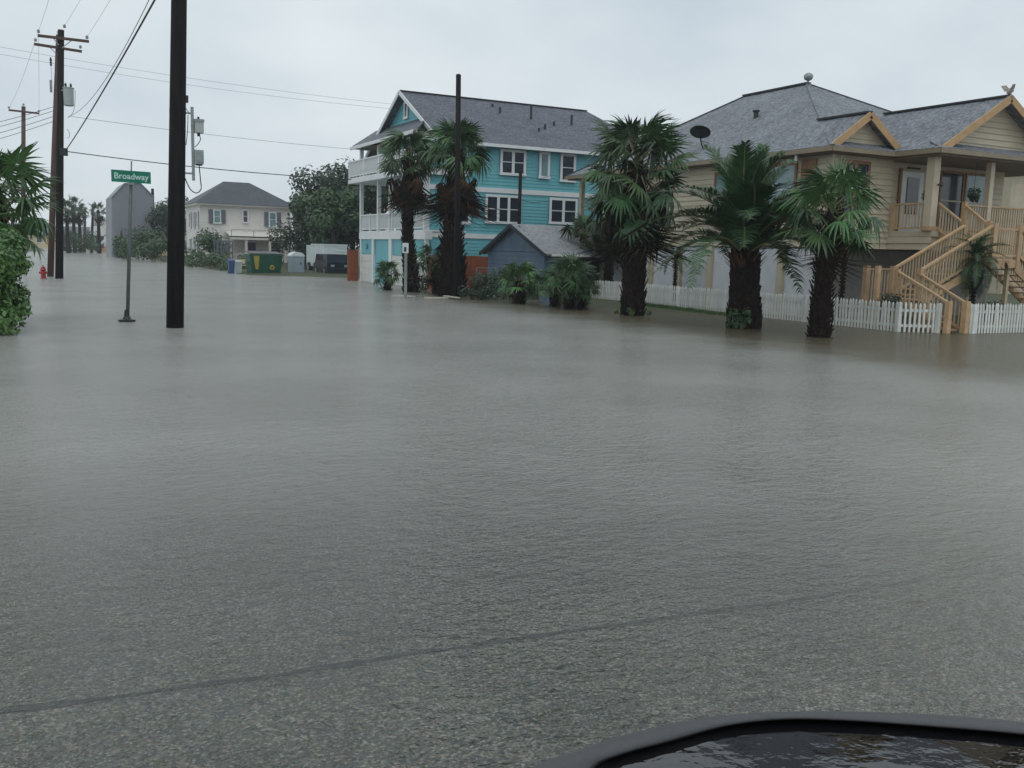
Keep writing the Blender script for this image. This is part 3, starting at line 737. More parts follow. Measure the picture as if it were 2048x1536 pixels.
picket_fence('white picket fence running behind the palms to the cedar stair gate', [((FX, 35.2), (FX, FY), (.16, .38, .6, .78, 1.0)), ((FX+.04, FY-.02), (23.25, 18.1), (.97,))])
picket_fence('white picket fence continuing past the cedar stair gate beside the dark yard', [((24.16, 17.72), (29.5, 17.5), (.01, .5))])
# ------------------------------------------------------------------ palms
def fan_mesh(name, m, seed, nseg=26, spread=160, droop=.7, fold=.14, pet=.92, ragged=.2, limp=0.0, blade=.74):
    """fan frond of total length about 1.55: petiole along +X, blade split into drooping fingers"""
    random.seed(seed); mb = MB(); mats = ['petiole' if not m.startswith('fan_dead') else m, m]
    pts = [V(pet*i/4, 0, -.10*(i/4)**2*pet) for i in range(5)]
    mb.tube(pts, [.022, .019, .016, .013, .011], 5)
    npet = len(mb.f); hub = pts[-1]
    for i in range(nseg):
        u = (i+.5)/nseg*2-1; th = math.radians(spread*u)+random.uniform(-.04, .04)
        ln = blade*(1.0-.25*abs(u)**2)*random.uniform(1-ragged, 1.05)
        if limp: th *= (1-limp*.5)
        d = V(math.cos(th), math.sin(th), 0); s = V(-math.sin(th), math.cos(th), 0)
        wmax = ln*math.radians(spread)/nseg*.52
        cup = .16*math.cos(th); prev = None; dr = droop*random.uniform(.5, 1.7)
        if random.random() < .07: ln *= .45
        sway = random.uniform(-.03, .1)*blade
        for j, (tt, ww) in enumerate(((.03, .12), (.3, .8), (.52, 1.0), (.74, .62), (1.0, .05))):
            p = hub+d*ln*tt*(1-.22*dr*max(0, tt-.4)); p.z += blade*(cup*tt-dr*max(0, tt-.3)**1.4*1.2-limp*tt*tt*.9)
            p += s*math.sin(tt*3+i)*.012+V(.35, 1, 0)*sway*tt*tt
            e = s*wmax*ww; up = V(0, 0, fold*wmax*3*ww)
            row = (p-e, p+up, p+e)
            if prev: mb.poly(prev[0], row[0], row[1], prev[1]); mb.poly(prev[1], row[1], row[2], prev[2])
            prev = row
    me = mb.mesh(name, mats)
    for k, p in enumerate(me.polygons): p.material_index = 0 if k < npet else 1
    return me
FAN = {}
for k, mname in enumerate(('fan_green', 'fan_dark', 'fan_bright')):
    FAN[mname] = [fan_mesh('frond', mname, 10*k+j, droop=(.4, .8)[j]) for j in range(2)]
FAN['fan_dead'] = [fan_mesh('frond', 'fan_dead', 70+j, nseg=18, spread=80, blade=.9, droop=1.4, ragged=.35, limp=.5) for j in range(2)]
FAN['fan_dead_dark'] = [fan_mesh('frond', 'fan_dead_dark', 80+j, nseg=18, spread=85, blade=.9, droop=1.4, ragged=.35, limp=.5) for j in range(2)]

def feather_mesh(name, m, seed, npair=60, arch=.5):
    """pinnate frond of length 1 along +X"""
    random.seed(seed); mb = MB(); N = 12
    def spine(t): return V(t*(1-.12*arch*t), 0, .22*math.sin(t*1.6)-arch*t**2.4*.75)
    mb.tube([spine(i/N) for i in range(N+1)], [.014*(1-i/N)+.002 for i in range(N+1)], 4); ns = len(mb.f)
    for i in range(npair):
        t = .10+.9*i/npair; p = spine(t); dd = (spine(min(1, t+.02))-spine(t-.02)).normalized()
        ln = .2*math.sin(math.pi*min(1, .18+t*.82))**.7+.03
        for s in (-1, 1):
            a = V(0, s, 0)*.72+dd*.62+V(0, 0, random.uniform(.05, .45)); a.normalize()
            q = p+a*ln*random.uniform(.8, 1.1); q.z -= .05*random.random()
            w = dd*.0085; mid = p.lerp(q, .5)+V(0, 0, .012)
            mb.poly(p-w, p+w, mid+w*1.1, mid-w*1.1); mb.poly(mid-w*1.1, mid+w*1.1, q)
    me = mb.mesh(name, ['petiole', m])
    for k, p in enumerate(me.polygons): p.material_index = 0 if k < ns else 1
    return me
FEA = [feather_mesh('frond', 'feather', 5+j, arch=(.25, .7, 1.1)[j]) for j in range(3)]

def frame_mtx(az, el, twist=0):
    d = V(math.cos(el)*math.cos(az), math.cos(el)*math.sin(az), math.sin(el))
    side = V(-math.sin(az), math.cos(az), 0); up = d.cross(side)
    M = Matrix(((d.x, side.x, up.x), (d.y, side.y, up.y), (d.z, side.z, up.z)))
    return M @ Matrix.Rotation(twist, 3, 'X')

def trunk(parent, path, radii, boot_len=.22, boot_n=9, step=.11, seed=0, boots=True, m='trunk_dark', tmax=1.0, flare=.35):
    random.seed(seed); tr = MB().tube(path, radii, 12).build('trunk', m, parent, smooth=True)
    if not boots: return tr
    mb = MB(); total = sum((path[i+1]-path[i]).length for i in range(len(path)-1)); s = .05
    k = 0
    while s < total*tmax:
        # point on path
        a = s
        for i in range(len(path)-1):
            L = (path[i+1]-path[i]).length
            if a <= L: break
            a -= L
        f = min(1, a/L); c = path[i].lerp(path[i+1], f); r = lerp(radii[i], radii[i+1], f)
        for j in range(boot_n):
            th = 2*math.pi*(j+.5*(k % 2))/boot_n+random.uniform(-.2, .2)
            d = V(math.cos(th), math.sin(th), 0); sd_ = V(-math.sin(th), math.cos(th), 0)
            bl = boot_len*random.uniform(.5, 1.25); w = r*2.4/boot_n
            out = flare*random.uniform(.5, 1.6)
            p = c+d*r*.92; q = p+(d*out+V(0, 0, 1)).normalized()*bl
            n_ = d*.03
            mb.poly(p-sd_*w, p+sd_*w, q+sd_*w*.35, q-sd_*w*.35)
            mb.poly(p+sd_*w+n_*0, p+n_*1.6, q+n_, q+sd_*w*.35); mb.poly(p+n_*1.6, p-sd_*w, q-sd_*w*.35, q+n_)
        s += step; k += 1
    tag(mb.build('leaf_bases', 'boot', tr), kind='stuff')
    return tr

def fan_palm(label, base, heart, size, tr_r, nlive=30, ndead=16, live=('fan_green', 'fan_dark'), dead=('fan_dead', 'fan_dead_dark'), seed=0, mid=None, group=None, boots=True, elmin=-25, deadlen=1.0, boot_len=.22, wind=(0, 0), flare=.35, name='fan_palm', step=.11):
    base, heart = Vector(base), Vector(heart)
    t = thing(name, label, 'palm tree', (base.x, base.y, base.z), group)
    path = [base-V(0, 0, .2), base.lerp(heart, .15)] + ([Vector(mid)] if mid is not None else [base.lerp(heart, .5)]) + [heart-V(0, 0, .05)]
    trunk(t, path, [tr_r[0]*1.08, tr_r[0], tr_r[1], tr_r[2]], seed=seed, boots=boots, boot_len=boot_len, flare=flare, step=step)
    random.seed(seed+500); ga = 2.39996
    for i in range(nlive):
        f = (i+.5)/nlive; el = math.radians(lerp(84, elmin, f**.85))+random.uniform(-.12, .12); az = i*ga+random.uniform(-.25, .25)
        az_v = V(math.cos(az), math.sin(az))
        M = frame_mtx(az, el-wind[1]*.2*az_v.x, random.uniform(-.7, .7))
        sz = size*random.uniform(.82, 1.08)*(1 if f > .15 else .85)
        inst('frond', random.choice(FAN[random.choice(live)]), t, heart+V(0, 0, lerp(.12, -.15, f))*size, scale=sz, mtx=M)
    for i in range(ndead):
        f = (i+.5)/ndead; el = math.radians(lerp(min(elmin-10, -50), -87, f))+random.uniform(-.12, .12); az = i*ga+random.uniform(-.3, .3)
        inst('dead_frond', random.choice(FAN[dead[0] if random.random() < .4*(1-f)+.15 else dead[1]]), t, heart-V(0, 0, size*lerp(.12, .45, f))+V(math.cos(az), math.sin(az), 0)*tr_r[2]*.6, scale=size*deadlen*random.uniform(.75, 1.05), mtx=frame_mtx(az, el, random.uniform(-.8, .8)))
    return t

def place(px, py, hx, hy, dz=0.0):
    b = gp(px, py); h = onY(hx, hy, b.y); return b+V(0, 0, dz), h
b, h = place(822, 584, 818, 312); mid = onY(815, 470, b.y)
fan_palm('shaggy fan palm with brown skirt before the teal house garage', b, h, 1.02, (.33, .24, .2), 30, 26, ('fan_green', 'fan_dark'), seed=1, mid=mid, elmin=-30, deadlen=1.3)
b, h = place(912, 594, 925, 300); mid = onY(914, 450, b.y)
fan_palm('shaggy fan palm with rusty dead fronds behind the bare pole', b+V(.1, .75, 0), h+V(.1, .75, 0), 1.1, (.55, .36, .24), 30, 30, ('fan_green', 'fan_bright', 'fan_dark'), ('fan_dead', 'fan_dead_dark'), seed=2, mid=mid+V(.1, .75, 0), elmin=-22, deadlen=1.4, boot_len=.34, flare=.6)
b, h = place(1265, 630, 1275, 332); mid = onY(1272, 470, b.y)
fan_palm('tall full fan palm standing between the young palms and the picket fence', b, h, 1.34, (.36, .33, .27), 34, 28, ('fan_green', 'fan_dark', 'fan_dark'), ('fan_dark', 'fan_dead_dark'), seed=3, mid=mid, elmin=-35, deadlen=1.2, boot_len=.26)
b, h = place(1638, 674, 1664, 424); mid = onY(1646, 560, b.y)
fan_palm('short fan palm with bright green crown in front of the yellow house corner', b, h, 1.02, (.25, .22, .2), 27, 8, ('fan_green', 'fan_bright', 'fan_dark'), ('fan_dead', 'fan_dead_dark'), seed=4, mid=mid, elmin=-36, deadlen=.8, boot_len=.2, flare=.5)

# date palm with feather fronds
b, h = place(1487, 655, 1490, 520)
t = thing('date_palm', 'stout date palm with long arching feather fronds by the picket fence', 'palm tree', b)
trunk(t, [b-V(0, 0, .2), b+V(0, 0, .5), b.lerp(h, .6), h+V(0, 0, .05), h+V(0, 0, .35)], [.5, .47, .4, .42, .28], boot_len=.17, boot_n=13, step=.085, seed=9, flare=.25)
random.seed(77)
for i in range(50):
    f = (i+.5)/50; el = math.radians(lerp(85, 17, f**.85))+random.uniform(-.08, .08); az = i*2.39996+random.uniform(-.2, .2)
    inst('frond', FEA[0 if f < .3 else (1 if f < .85 else random.choice((1, 2)))], t, h+V(0, 0, .25-.2*f), scale=3.25*random.uniform(.78, 1.08), mtx=frame_mtx(az, el, random.uniform(-.3, .3)))
mb = MB()
for i in range(70):
    az = random.uniform(0, 6.28); d = V(math.cos(az), math.sin(az), 0); p = h+d*.36+V(0, 0, random.uniform(-.3, .12)); q = p+(d*random.uniform(.5, 1)+V(0, 0, .7)).normalized()*random.uniform(.25, .5); s = V(-d.y, d.x, 0)*.045
    mb.poly(p-s, p+s, q+s*.4, q-s*.4)
tag(mb.build('cut_stubs', 'fan_dead', t), kind='stuff')
# young palms
def young(label, px, py, hx, hy, size, seed, live=('fan_green', 'fan_bright'), nl=16, nd=4, r=.13, el=-20, dead=('fan_dead', 'fan_dead_dark'), up=0.0):
    b, h = place(px, py, hx, hy); fan_palm(label, b, h, size, (r, r, r*.9), nl, nd, live, dead, seed=seed, elmin=el, boot_len=.16, deadlen=.7, step=.09, flare=.8)
young('small young fan palm in front of the white garage door', 775, 580, 776, 548, .55, 11, nl=18)
young('young fan palm with pale green stem between the two shaggy palms', 872, 588, 872, 520, .78, 12, ('fan_dark', 'fan_bright'), nl=20)
young('young bushy fan palm in front of the blue shed', 1040, 607, 1038, 560, .66, 13, nl=24, r=.16)
young('young fan palm with blue bin behind, first of three beside the fence end', 1110, 613, 1112, 566, .58, 14, nl=18)
young('young fan palm in the middle of three beside the fence end', 1138, 618, 1141, 562, .72, 15, ('fan_dark', 'fan_green'), nl=22, r=.15)
young('young fan palm with short stem, last of three beside the fence end', 1160, 618, 1168, 574, .55, 16, nl=16)
# palms in the yellow yard, set back behind the fence
def yard(label, X, hx, hy, size, seed, **k):
    h_ = onX(hx, hy, X); fan_palm(label, V(X, h_.y, 0), h_, size, (.16, .14, .12), seed=seed, **k)
yard('narrow fan palm by the far porch post of the yellow house', 23.2, 1168, 470, .85, 21, nlive=22, ndead=10, live=('fan_dark', 'fan_green'), dead=('fan_dead_dark', 'fan_dead_dark'), elmin=-40)
yard('dark fan palm with hanging dead skirt hidden behind the tall full palm', 23.0, 1222, 425, 1.0, 22, nlive=18, ndead=26, live=('fan_dark',), dead=('fan_dead_dark', 'fan_dead_dark'), elmin=-40, deadlen=1.15)
# drooping feather palms behind the fence
def small_feather(label, X, hx, hy, size, n, seed, elr=(70, -10)):
    h_ = onX(hx, hy, X); Y = h_.y; t = thing('feather_palm', label, 'palm tree', (h_.x, Y, 0)); random.seed(seed)
    trunk(t, [V(h_.x, Y, -.1), V(h_.x, Y, h_.z*.5), h_], [.06, .055, .05], boot_len=.08, boot_n=6, seed=seed)
    for i in range(n):
        f = (i+.5)/n; inst('frond', FEA[1 if f < .5 else 2], t, h_, scale=size*random.uniform(.8, 1.1), mtx=frame_mtx(i*2.4+random.uniform(-.3, .3)+seed, math.radians(lerp(elr[0], elr[1], f)), random.uniform(-.3, .3)))
small_feather('low feather palm behind the fence by the lattice wall', 23.1, 1352, 522, .95, 16, 31)
small_feather('arching feather palm between the short fan palm and the stairs', 23.3, 1690, 500, 1.0, 12, 32, (60, -5))
small_feather('feathery green palm growing under the cedar stair landing', 26.4, 1952, 522, 1.1, 38, 33, (72, -70))
# palm over the hedge on the near left corner
hb = onY(-8, 400, 25.5)
fan_palm('drooping fan palm above the green hedge on the near corner', V(hb.x, 25.5, -.1), hb, 1.0, (.2, .18, .16), 36, 24, ('fan_bright', 'fan_green'), ('fan_dead', 'fan_green'), seed=41, elmin=-45, deadlen=.75)
# far palms down the street
for i, (hx, hy, lab, Y, sz) in enumerate(((146, 413, 'tall distant fan palm, fullest of the cluster down the street', 168, 1.5), (133, 420, 'distant fan palm beside the dark pole, down the street', 160, 1.15), (196, 420, 'distant fan palm rising beside the grey metal sided building', 165, 1.15), (158, 424, 'distant fan palm leaning at the cluster edge down the street', 175, 1.2))):
    h_ = onY(hx, hy, Y); fan_palm(lab, V(h_.x, Y, -.05), h_, sz, (.3, .26, .24), 18, 8, ('fan_dark',), ('fan_dead_dark', 'fan_dead_dark'), seed=50+i, boots=False, elmin=-40)

# ------------------------------------------------------------------ leafy trees, hedges, shrubs
def leaves(mb, centres, n, leaf, seed, shell=.55, flat=.8):
    random.seed(seed); tot = sum(c[1]**2 for c in centres); 
    for c, r in centres:
        k = int(n*r*r/tot)
        for i in range(k):
            d = V(random.gauss(0, 1), random.gauss(0, 1), random.gauss(0, 1)*flat).normalized()
            p = Vector(c)+d*r*(random.uniform(shell, 1.08)**.7)
            nn = (d+V(random.uniform(-.8, .8), random.uniform(-.8, .8), random.uniform(-.3, .9))).normalized()
            a = nn.cross(V(random.uniform(-1, 1), random.uniform(-1, 1), random.uniform(-1, 1))).normalized(); b_ = nn.cross(a)
            l = leaf*random.uniform(.6, 1.3)
            mb.poly(p-a*l*.5, p+b_*l*.28, p+a*l*.5, p-b_*l*.28)
def leafy_tree(label, base, h, r, n, leaf, seed, m='leaf_dark', name='tree', cat='tree', zc=.62, lobes=16, group=None, limbs=True):
    base = Vector(base); t = thing(name, label, cat, base, group); random.seed(seed); cs = []
    for i in range(lobes):
        a = random.uniform(0, 6.28); q = random.uniform(.15, .8)*r; z = h*random.uniform(zc-.3, .93)
        k = 1-abs(z/h-zc)*.9
        cs.append((base+V(math.cos(a)*q*k, math.sin(a)*q*k, z), r*random.uniform(.22, .42)))
    if limbs:
        tb = MB(); top = base+V(0, 0, h*zc); tb.tube([base-V(0, 0, .2), base+V(.05, 0, h*.3), top], [h*.03, h*.022, h*.012], 8)
        for c, rr in cs[:8]: tb.tube([base+V(0, 0, h*random.uniform(.25, .5)), Vector(c)], [h*.012, h*.004], 5)
        tb.build('trunk', 'bark', t, smooth=True)
    mb = MB(); leaves(mb, cs, n, leaf, seed+1); mb.build('crown', m, t)
    return t
P = lambda px, py, Y: onY(px, py, Y)
for i, (px, Y, h_, r_, lab, mm) in enumerate((
    (655, 82, 9.2, 4.6, 'dark broadleaf tree with uneven top beside the white house', 'leaf_dark'),
    (705, 74, 8.3, 3.8, 'dark bushy tree behind the white box truck', 'leaf_dark'),
    (672, 92, 10.2, 4.2, 'tallest dark tree behind the white house and truck', 'leaf_dark'),
    (745, 72, 7.6, 3.6, 'dark tree seen through the teal house balcony', 'leaf_dark'),
    (628, 78, 6.0, 2.6, 'mid green tree close beside the white house wall', 'leaf_mid'),
    (668, 72, 6.2, 2.6, 'mid green drooping tree behind the white box truck', 'leaf_mid'),
    (340, 128, 7.6, 4.2, 'distant dark tree behind the grey shingled roofs', 'leaf_dark'))):
    c = onY(px, 500, Y); leafy_tree(lab, (c.x, Y, .1), h_, r_, 5200, .34, 100+i, mm)
# hedge / sea-grape on the near left corner
def bush(label, base, cs, n, leaf, seed, m, name='shrub', cat='shrub', group=None):
    t = thing(name, label, cat, base, group); random.seed(seed)
    st = MB()
    for i in range(5):
        c = random.choice(cs)[0]; st.tube([Vector(base)+V(random.uniform(-.1, .1), random.uniform(-.1, .1), -.15), Vector(c)], [.025, .008], 5)
    st.build('stem', 'bark', t)
    mb = MB(); leaves(mb, cs, n, leaf, seed+1, shell=.4); mb.build('foliage', m, t); return t
hb = gp(8, 668); cs = []
random.seed(5)
for i in range(34):
    z = random.uniform(.2, 2.0); wid = .52 if z < 1.0 else .62
    cs.append((V(hb.x+random.uniform(-1.9, wid*.55-.12*abs(z-1.3)), hb.y+random.uniform(-.3, 2.6), z), random.uniform(.28, .46)))
bush('bright green leafy hedge standing in the water on the near corner', (hb.x-.4, hb.y+.9, -.1), cs, 13000, .13, 7, 'leaf_hedge', name='hedge', cat='hedge')
def simple_bush(label, px, py, Y, w, h, n, leaf, seed, m, z0=0.0, **k):
    c = onY(px, py, Y); random.seed(seed); cs = [(V(c.x+random.uniform(-.5, .5)*w, Y+random.uniform(-.4, .4)*w, z0+random.uniform(.2, .8)*h), random.uniform(.22, .38)*min(w, h)) for i in range(9)]
    return bush(label, (c.x, Y, z0), cs, n, leaf, seed, m, **k)
simple_bush('tall leafy bush against the left corner of the white house', 425, 490, 84, 3.0, 3.6, 2600, .24, 201, 'leaf_mid')
simple_bush('low weedy bush before the white house playhouse', 420, 530, 78, 3.4, 1.5, 1600, .2, 202, 'leaf_pale')
simple_bush('low weedy bush beside the green dumpster', 465, 530, 74, 2.6, 1.3, 1200, .2, 203, 'leaf_pale')
simple_bush('broad green hedge by the far bare pole along the street', 330, 500, 104, 7.0, 3.2, 3600, .3, 204, 'leaf_mid', name='hedge', cat='hedge')
simple_bush('big dark green bush behind the street sign post', 285, 500, 112, 3.0, 3.4, 2600, .3, 205, 'leaf_mid')
simple_bush('rounded bush beside the distant parked car', 156, 490, 165, 4.5, 4.2, 2000, .4, 206, 'leaf_mid')
simple_bush('dark bush next to the distant white stair house', 204, 450, 200, 5.0, 6.5, 1800, .45, 207, 'leaf_dark')
simple_bush('roadside green bush lapped by the flood before the grey building', 258, 505, 118, 2.6, 2.6, 2000, .3, 208, 'leaf_mid')
simple_bush('dense green thicket filling the gap between white house and truck', 600, 500, 77, 4.0, 4.4, 3200, .28, 209, 'leaf_dark')
simple_bush('dark shrub beside the rusty shaggy palm', 955, 560, 34.5, 1.5, 1.1, 1500, .1, 211, 'leaf_dark')
simple_bush('shrub in front of the blue shed gable', 1000, 560, 35.5, 1.8, 1.3, 1700, .1, 212, 'leaf_mid')
simple_bush('shrub at the blue shed corner behind the young palms', 1085, 565, 35.2, 1.6, 1.2, 1500, .1, 213, 'leaf_mid')
simple_bush('brownish shrub at the foot of the shaggy palm by the garage', 845, 575, 41.0, 1.2, .9, 900, .1, 214, 'leaf_brown')
simple_bush('small dark ornamental shrub beside the first stair flight', 1788, 580, onX(1788, 580, 23.0).y, .55, .55, 700, .07, 215, 'leaf_dark', z0=.55)
simple_bush('dark leafy plant in the yard under the stairs', 1985, 590, 19.2, .8, .9, 900, .09, 216, 'leaf_dark')
pb = gp(1265, 630); simple_bush('ring of weeds round the foot of the tall full palm', 1265, 622, pb.y-.25, 1.1, .3, 900, .1, 217, 'grass')
pb = gp(1487, 655); simple_bush('weedy sprouts round the foot of the stout date palm', 1489, 645, pb.y-.35, .7, .6, 500, .14, 218, 'leaf_mid')
# ------------------------------------------------------------------ utility poles and wires
def axis_to(base, px, py):
    return onY(px, py, base.y)
def insul(mb, p, s=1.0):
    mb.lathe(p, [(.02*s, 0), (.055*s, .03), (.035*s, .07), (.06*s, .1), (.03*s, .15), (.012, .2)], 8)
BP = gp(350, 655); d_ = (axis_to(BP, 358, 0)-BP); d_ /= d_.z
BT = BP+d_*13.2
t = thing('utility_pole', 'thick black utility pole carrying grey equipment boxes beside the street sign', 'utility pole', BP)
MB().tube([BP-d_*.3, BP+d_*4, BP+d_*9, BT], [.2, .185, .165, .145], 18).build('pole_shaft', 'pole_dark', t, smooth=True)
ca = BP+d_*12.6; MB().bar(ca+V(-1.3, -.2, 0), ca+V(1.3, -.2, 0), .1, .12).build('crossarm', 'pole_brown', t)
for k in (-1.2, -.5, .5, 1.2):
    m = MB(); insul(m, ca+V(k, -.2, .06)); m.build('insulator', 'porcelain', t, smooth=True)
def bpx(x, y, dy=0.0): return onY(x, y, BP.y-dy)
# stand-off channel with two boxes
c0, c1 = bpx(384, 214), bpx(384, 361)
MB().box((c0.x-.032, BP.y-.03, c1.z), (c0.x+.032, BP.y+.03, c0.z)).build('standoff_channel', 'galv', t)
for yy in (227, 347):
    q = bpx(384, yy); ax_ = BP+d_*q.z; MB().bar(ax_, q, .04, .04).build('bracket', 'galv', t)
b0, b1 = bpx(388, 240), bpx(406, 267)
e = MB(); e.box((b0.x, BP.y-.13, b1.z), (b1.x, BP.y+.1, b0.z)); eb = e.build('equipment_box', 'grey_box', t)
MB().box((b0.x-.012, BP.y-.15, b0.z-.04), (b1.x+.015, BP.y+.12, b0.z+.015)).build('lid', 'galv', eb)
MB().tube([V((b0.x+b1.x)/2, BP.y, b0.z), V((b0.x+b1.x)/2, BP.y, b0.z+.08)], .025, 8).build('stud', 'lamp_black', eb)
MB().tube([V((b0.x+b1.x)/2, BP.y, b1.z), V((b0.x+b1.x)/2, BP.y, b1.z-.07)], .035, 8).build('gland', 'lamp_black', eb)
f0, f1 = bpx(388, 300), bpx(406, 329)
e = MB(); e.box((f0.x, BP.y-.14, f1.z), (f1.x, BP.y+.1, f0.z)); eb2 = e.build('equipment_box', 'grey_box', t)
MB().box((f0.x+.03, BP.y-.16, f1.z+.03), (f1.x-.015, BP.y-.135, f0.z-.03)).build('cover', 'galv', eb2)
MB().box((f0.x+.03, BP.y-.05, f1.z-.03), (f1.x-.02, BP.y+.05, f1.z)).build('gland', 'lamp_black', eb2)
def cable(pts, r, parent=None, name='cable', n=6):
    m = MB(); out = []
    P_ = [Vector(p) for p in pts]
    for i in range(len(P_)-1):
        p0, p1, p2, p3 = P_[max(i-1, 0)], P_[i], P_[i+1], P_[min(i+2, len(P_)-1)]
        for k in range(6):
            u = k/6; out.append(.5*((2*p1)+(p2-p0)*u+(2*p0-5*p1+4*p2-p3)*u*u+(3*p1-p0-3*p2+p3)*u**3))
    out.append(P_[-1]); m.tube(out, r, n); return m.build(name, 'wire', parent, smooth=True)
cable([bpx(398, 329), bpx(401, 360), bpx(402, 378), bpx(393, 386), bpx(382, 380), bpx(375, 368), bpx(370, 356)], .013, t)
cable([bpx(397, 267), bpx(401, 278), bpx(396, 288), bpx(390, 294)], .01, t)
cable([bpx(372, 217), bpx(377, 224), bpx(384, 228)], .009, t); cable([bpx(376, 230), bpx(375, 262), bpx(372, 290)], .009, t)
MB().box((bpx(366, 198).x, BP.y-.06, bpx(370, 205).z), (bpx(376, 198).x, BP.y+.06, bpx(370, 191).z)).build('junction_box', 'lamp_black', t)
for yy in (222, 343):
    q = BP+d_*bpx(350, yy).z; MB().tube([q-d_*.04, q+d_*.04], .185, 16).build('pole_band', 'pole_dark', t)

DP = gp(118, 557); dd_ = axis_to(DP, 122, 60)-DP; DT = DP+dd_
t = thing('utility_pole', 'dark utility pole with crossarm and grey transformer beyond the street sign', 'utility pole', DP)
MB().tube([DP-V(0, 0, .3), DP.lerp(DT, .5), DT], [.2, .175, .15], 14).build('pole_shaft', 'pole_dark', t, smooth=True)
def dpx(x, y): return onY(x, y, DP.y-.2)
a, b = dpx(75, 71), dpx(178, 83); MB().bar(a, b, .1, .13).build('crossarm', 'pole_brown', t)
for px, py in ((60, 0),): pass
for px, py in ((77, 66), (174, 78), (129, 56)):
    m = MB(); insul(m, dpx(px, py), 1.5); m.build('insulator', 'porcelain', t, smooth=True)
for (x0, y0, x1, y1) in ((107, 77, 117, 90), (143, 81, 124, 96)): MB().bar(dpx(x0, y0), dpx(x1, y1), .03, .04).build('arm_brace', 'galv', t)
tc_ = dpx(138, 212); tt_ = dpx(138, 174); hgt = tt_.z-tc_.z
m = MB(); m.lathe(tc_, [(.2, 0), (.24, .03), (.25, hgt*.9), (.28, hgt*.92), (.28, hgt*.96), (.1, hgt)], 16); tr = m.build('transformer', 'grey_box', t, smooth=False)
for k in (-.12, .12):
    m = MB(); insul(m, tc_+V(k, 0, hgt), 1.2); m.build('bushing', 'lamp_black', tr)
MB().bar(tc_+V(-.45, .1, hgt*.8), tc_+V(-.1, 0, hgt*.8), .05).build('hanger', 'galv', tr)
cable([dpx(150, 180), dpx(150, 205), dpx(146, 225), dpx(136, 236)], .012, t)
cable([dpx(134, 258), dpx(139, 266), dpx(138, 275), dpx(133, 276)], .012, t)
m = MB(); m.box(dpx(124, 296)-V(.1, .1, 0), dpx(136, 312)+V(0, .1, 0)); m.build('cable_clamp', 'lamp_black', t)
NP = gp(100, 553); nt_ = axis_to(NP, 117, 70)
t = thing('utility_pole', 'weathered brown utility pole leaning behind the transformer pole by the hydrant', 'utility pole', NP)
MB().tube([NP-V(0, 0, .3), NP.lerp(nt_, .5), nt_], [.17, .15, .125], 14).build('pole_shaft', 'pole_brown', t, smooth=True)
def npx(x, y): return onY(x, y, NP.y-.15)
MB().bar(npx(68, 88), npx(164, 103), .1, .13).build('crossarm', 'pole_brown', t)
for px, py in ((71, 83), (161, 97), (117, 68)):
    m = MB(); insul(m, npx(px, py), 1.5); m.build('insulator', 'porcelain', t, smooth=True)
for (x0, y0, x1, y1) in ((100, 95, 112, 107), (132, 98, 118, 106)): MB().bar(npx(x0, y0), npx(x1, y1), .03, .04).build('arm_brace', 'galv', t)
m = MB(); m.lathe(npx(102, 132), [(.02, 0), (.07, .06), (.03, .12), (.07, .18), (.03, .24), (.07, .3), (.02, .45)], 8); m.build('cutout_fuse', 'lamp_black', t)
m = MB(); m.box(npx(100, 184), npx(104, 160)+V(0, .12, 0)); m.build('arrester', 'galv', t)
cable([npx(102, 132), npx(103, 150), npx(104, 165)], .01, t)
# far poles
def bare_pole(label, base, top, r, m='pole_dark', arm=None):
    t = thing('utility_pole', label, 'utility pole', base); base, top = Vector(base), Vector(top)
    MB().tube([base-V(0, 0, .3), base.lerp(top, .5), top], [r*1.15, r, r*.88], 10).build('pole_shaft', m, t, smooth=True)
    MB().tube([top, top+V(0, 0, .05)], [r*.95, r*.7], 10).build('pole_cap', m, t)
    return t
b = onY(45, 490, 92); b.z = -.05; tp = onY(47, 214, 92)
t = bare_pole('small far utility pole with a single crossarm above the palm', b, tp, .19, 'pole_brown')
MB().bar(onY(17, 220, 91.8), onY(79, 227, 91.8), .12, .15).build('crossarm', 'pole_brown', t)
for px, py in ((18, 217), (78, 224), (47, 211)):
    m = MB(); insul(m, onY(px, py, 91.8), 2); m.build('insulator', 'porcelain', t)
b = onY(308, 520, 130); b.z = 0; bare_pole('slim bare pole in front of the distant grey metal sided building', b, onY(305, 378, 130), .2)
b = onY(183, 505, 170); b.z = 0; bare_pole('thin distant bare pole beside the white stair house', b, onY(186, 408, 170), .2)
b = onY(169, 500, 178); b.z = 0; bare_pole('thin distant bare pole near the parked car', b, onY(170, 415, 178), .22, 'pole_brown')
b = gp(913, 597); bare_pole('bare dark pole with no wires in front of the rusty shaggy palm', b, onY(917, 151, b.y), .115)
mp_ = V(21.9, 43.3, 0); b = onY(1037, 500, 43.35); b.z = 0
t = bare_pole('short wooden service pole between the blue shed and teal house', b, onY(1041, 345, 43.35), .1)
cable([onY(1037, 398, 43.3), onY(1065, 405, 43.3), onY(1100, 402, 43.3)], .015, t); cable([onY(1040, 348, 43.3), onY(1070, 358, 43.4), onY(1100, 352, 43.5)], .01, t)
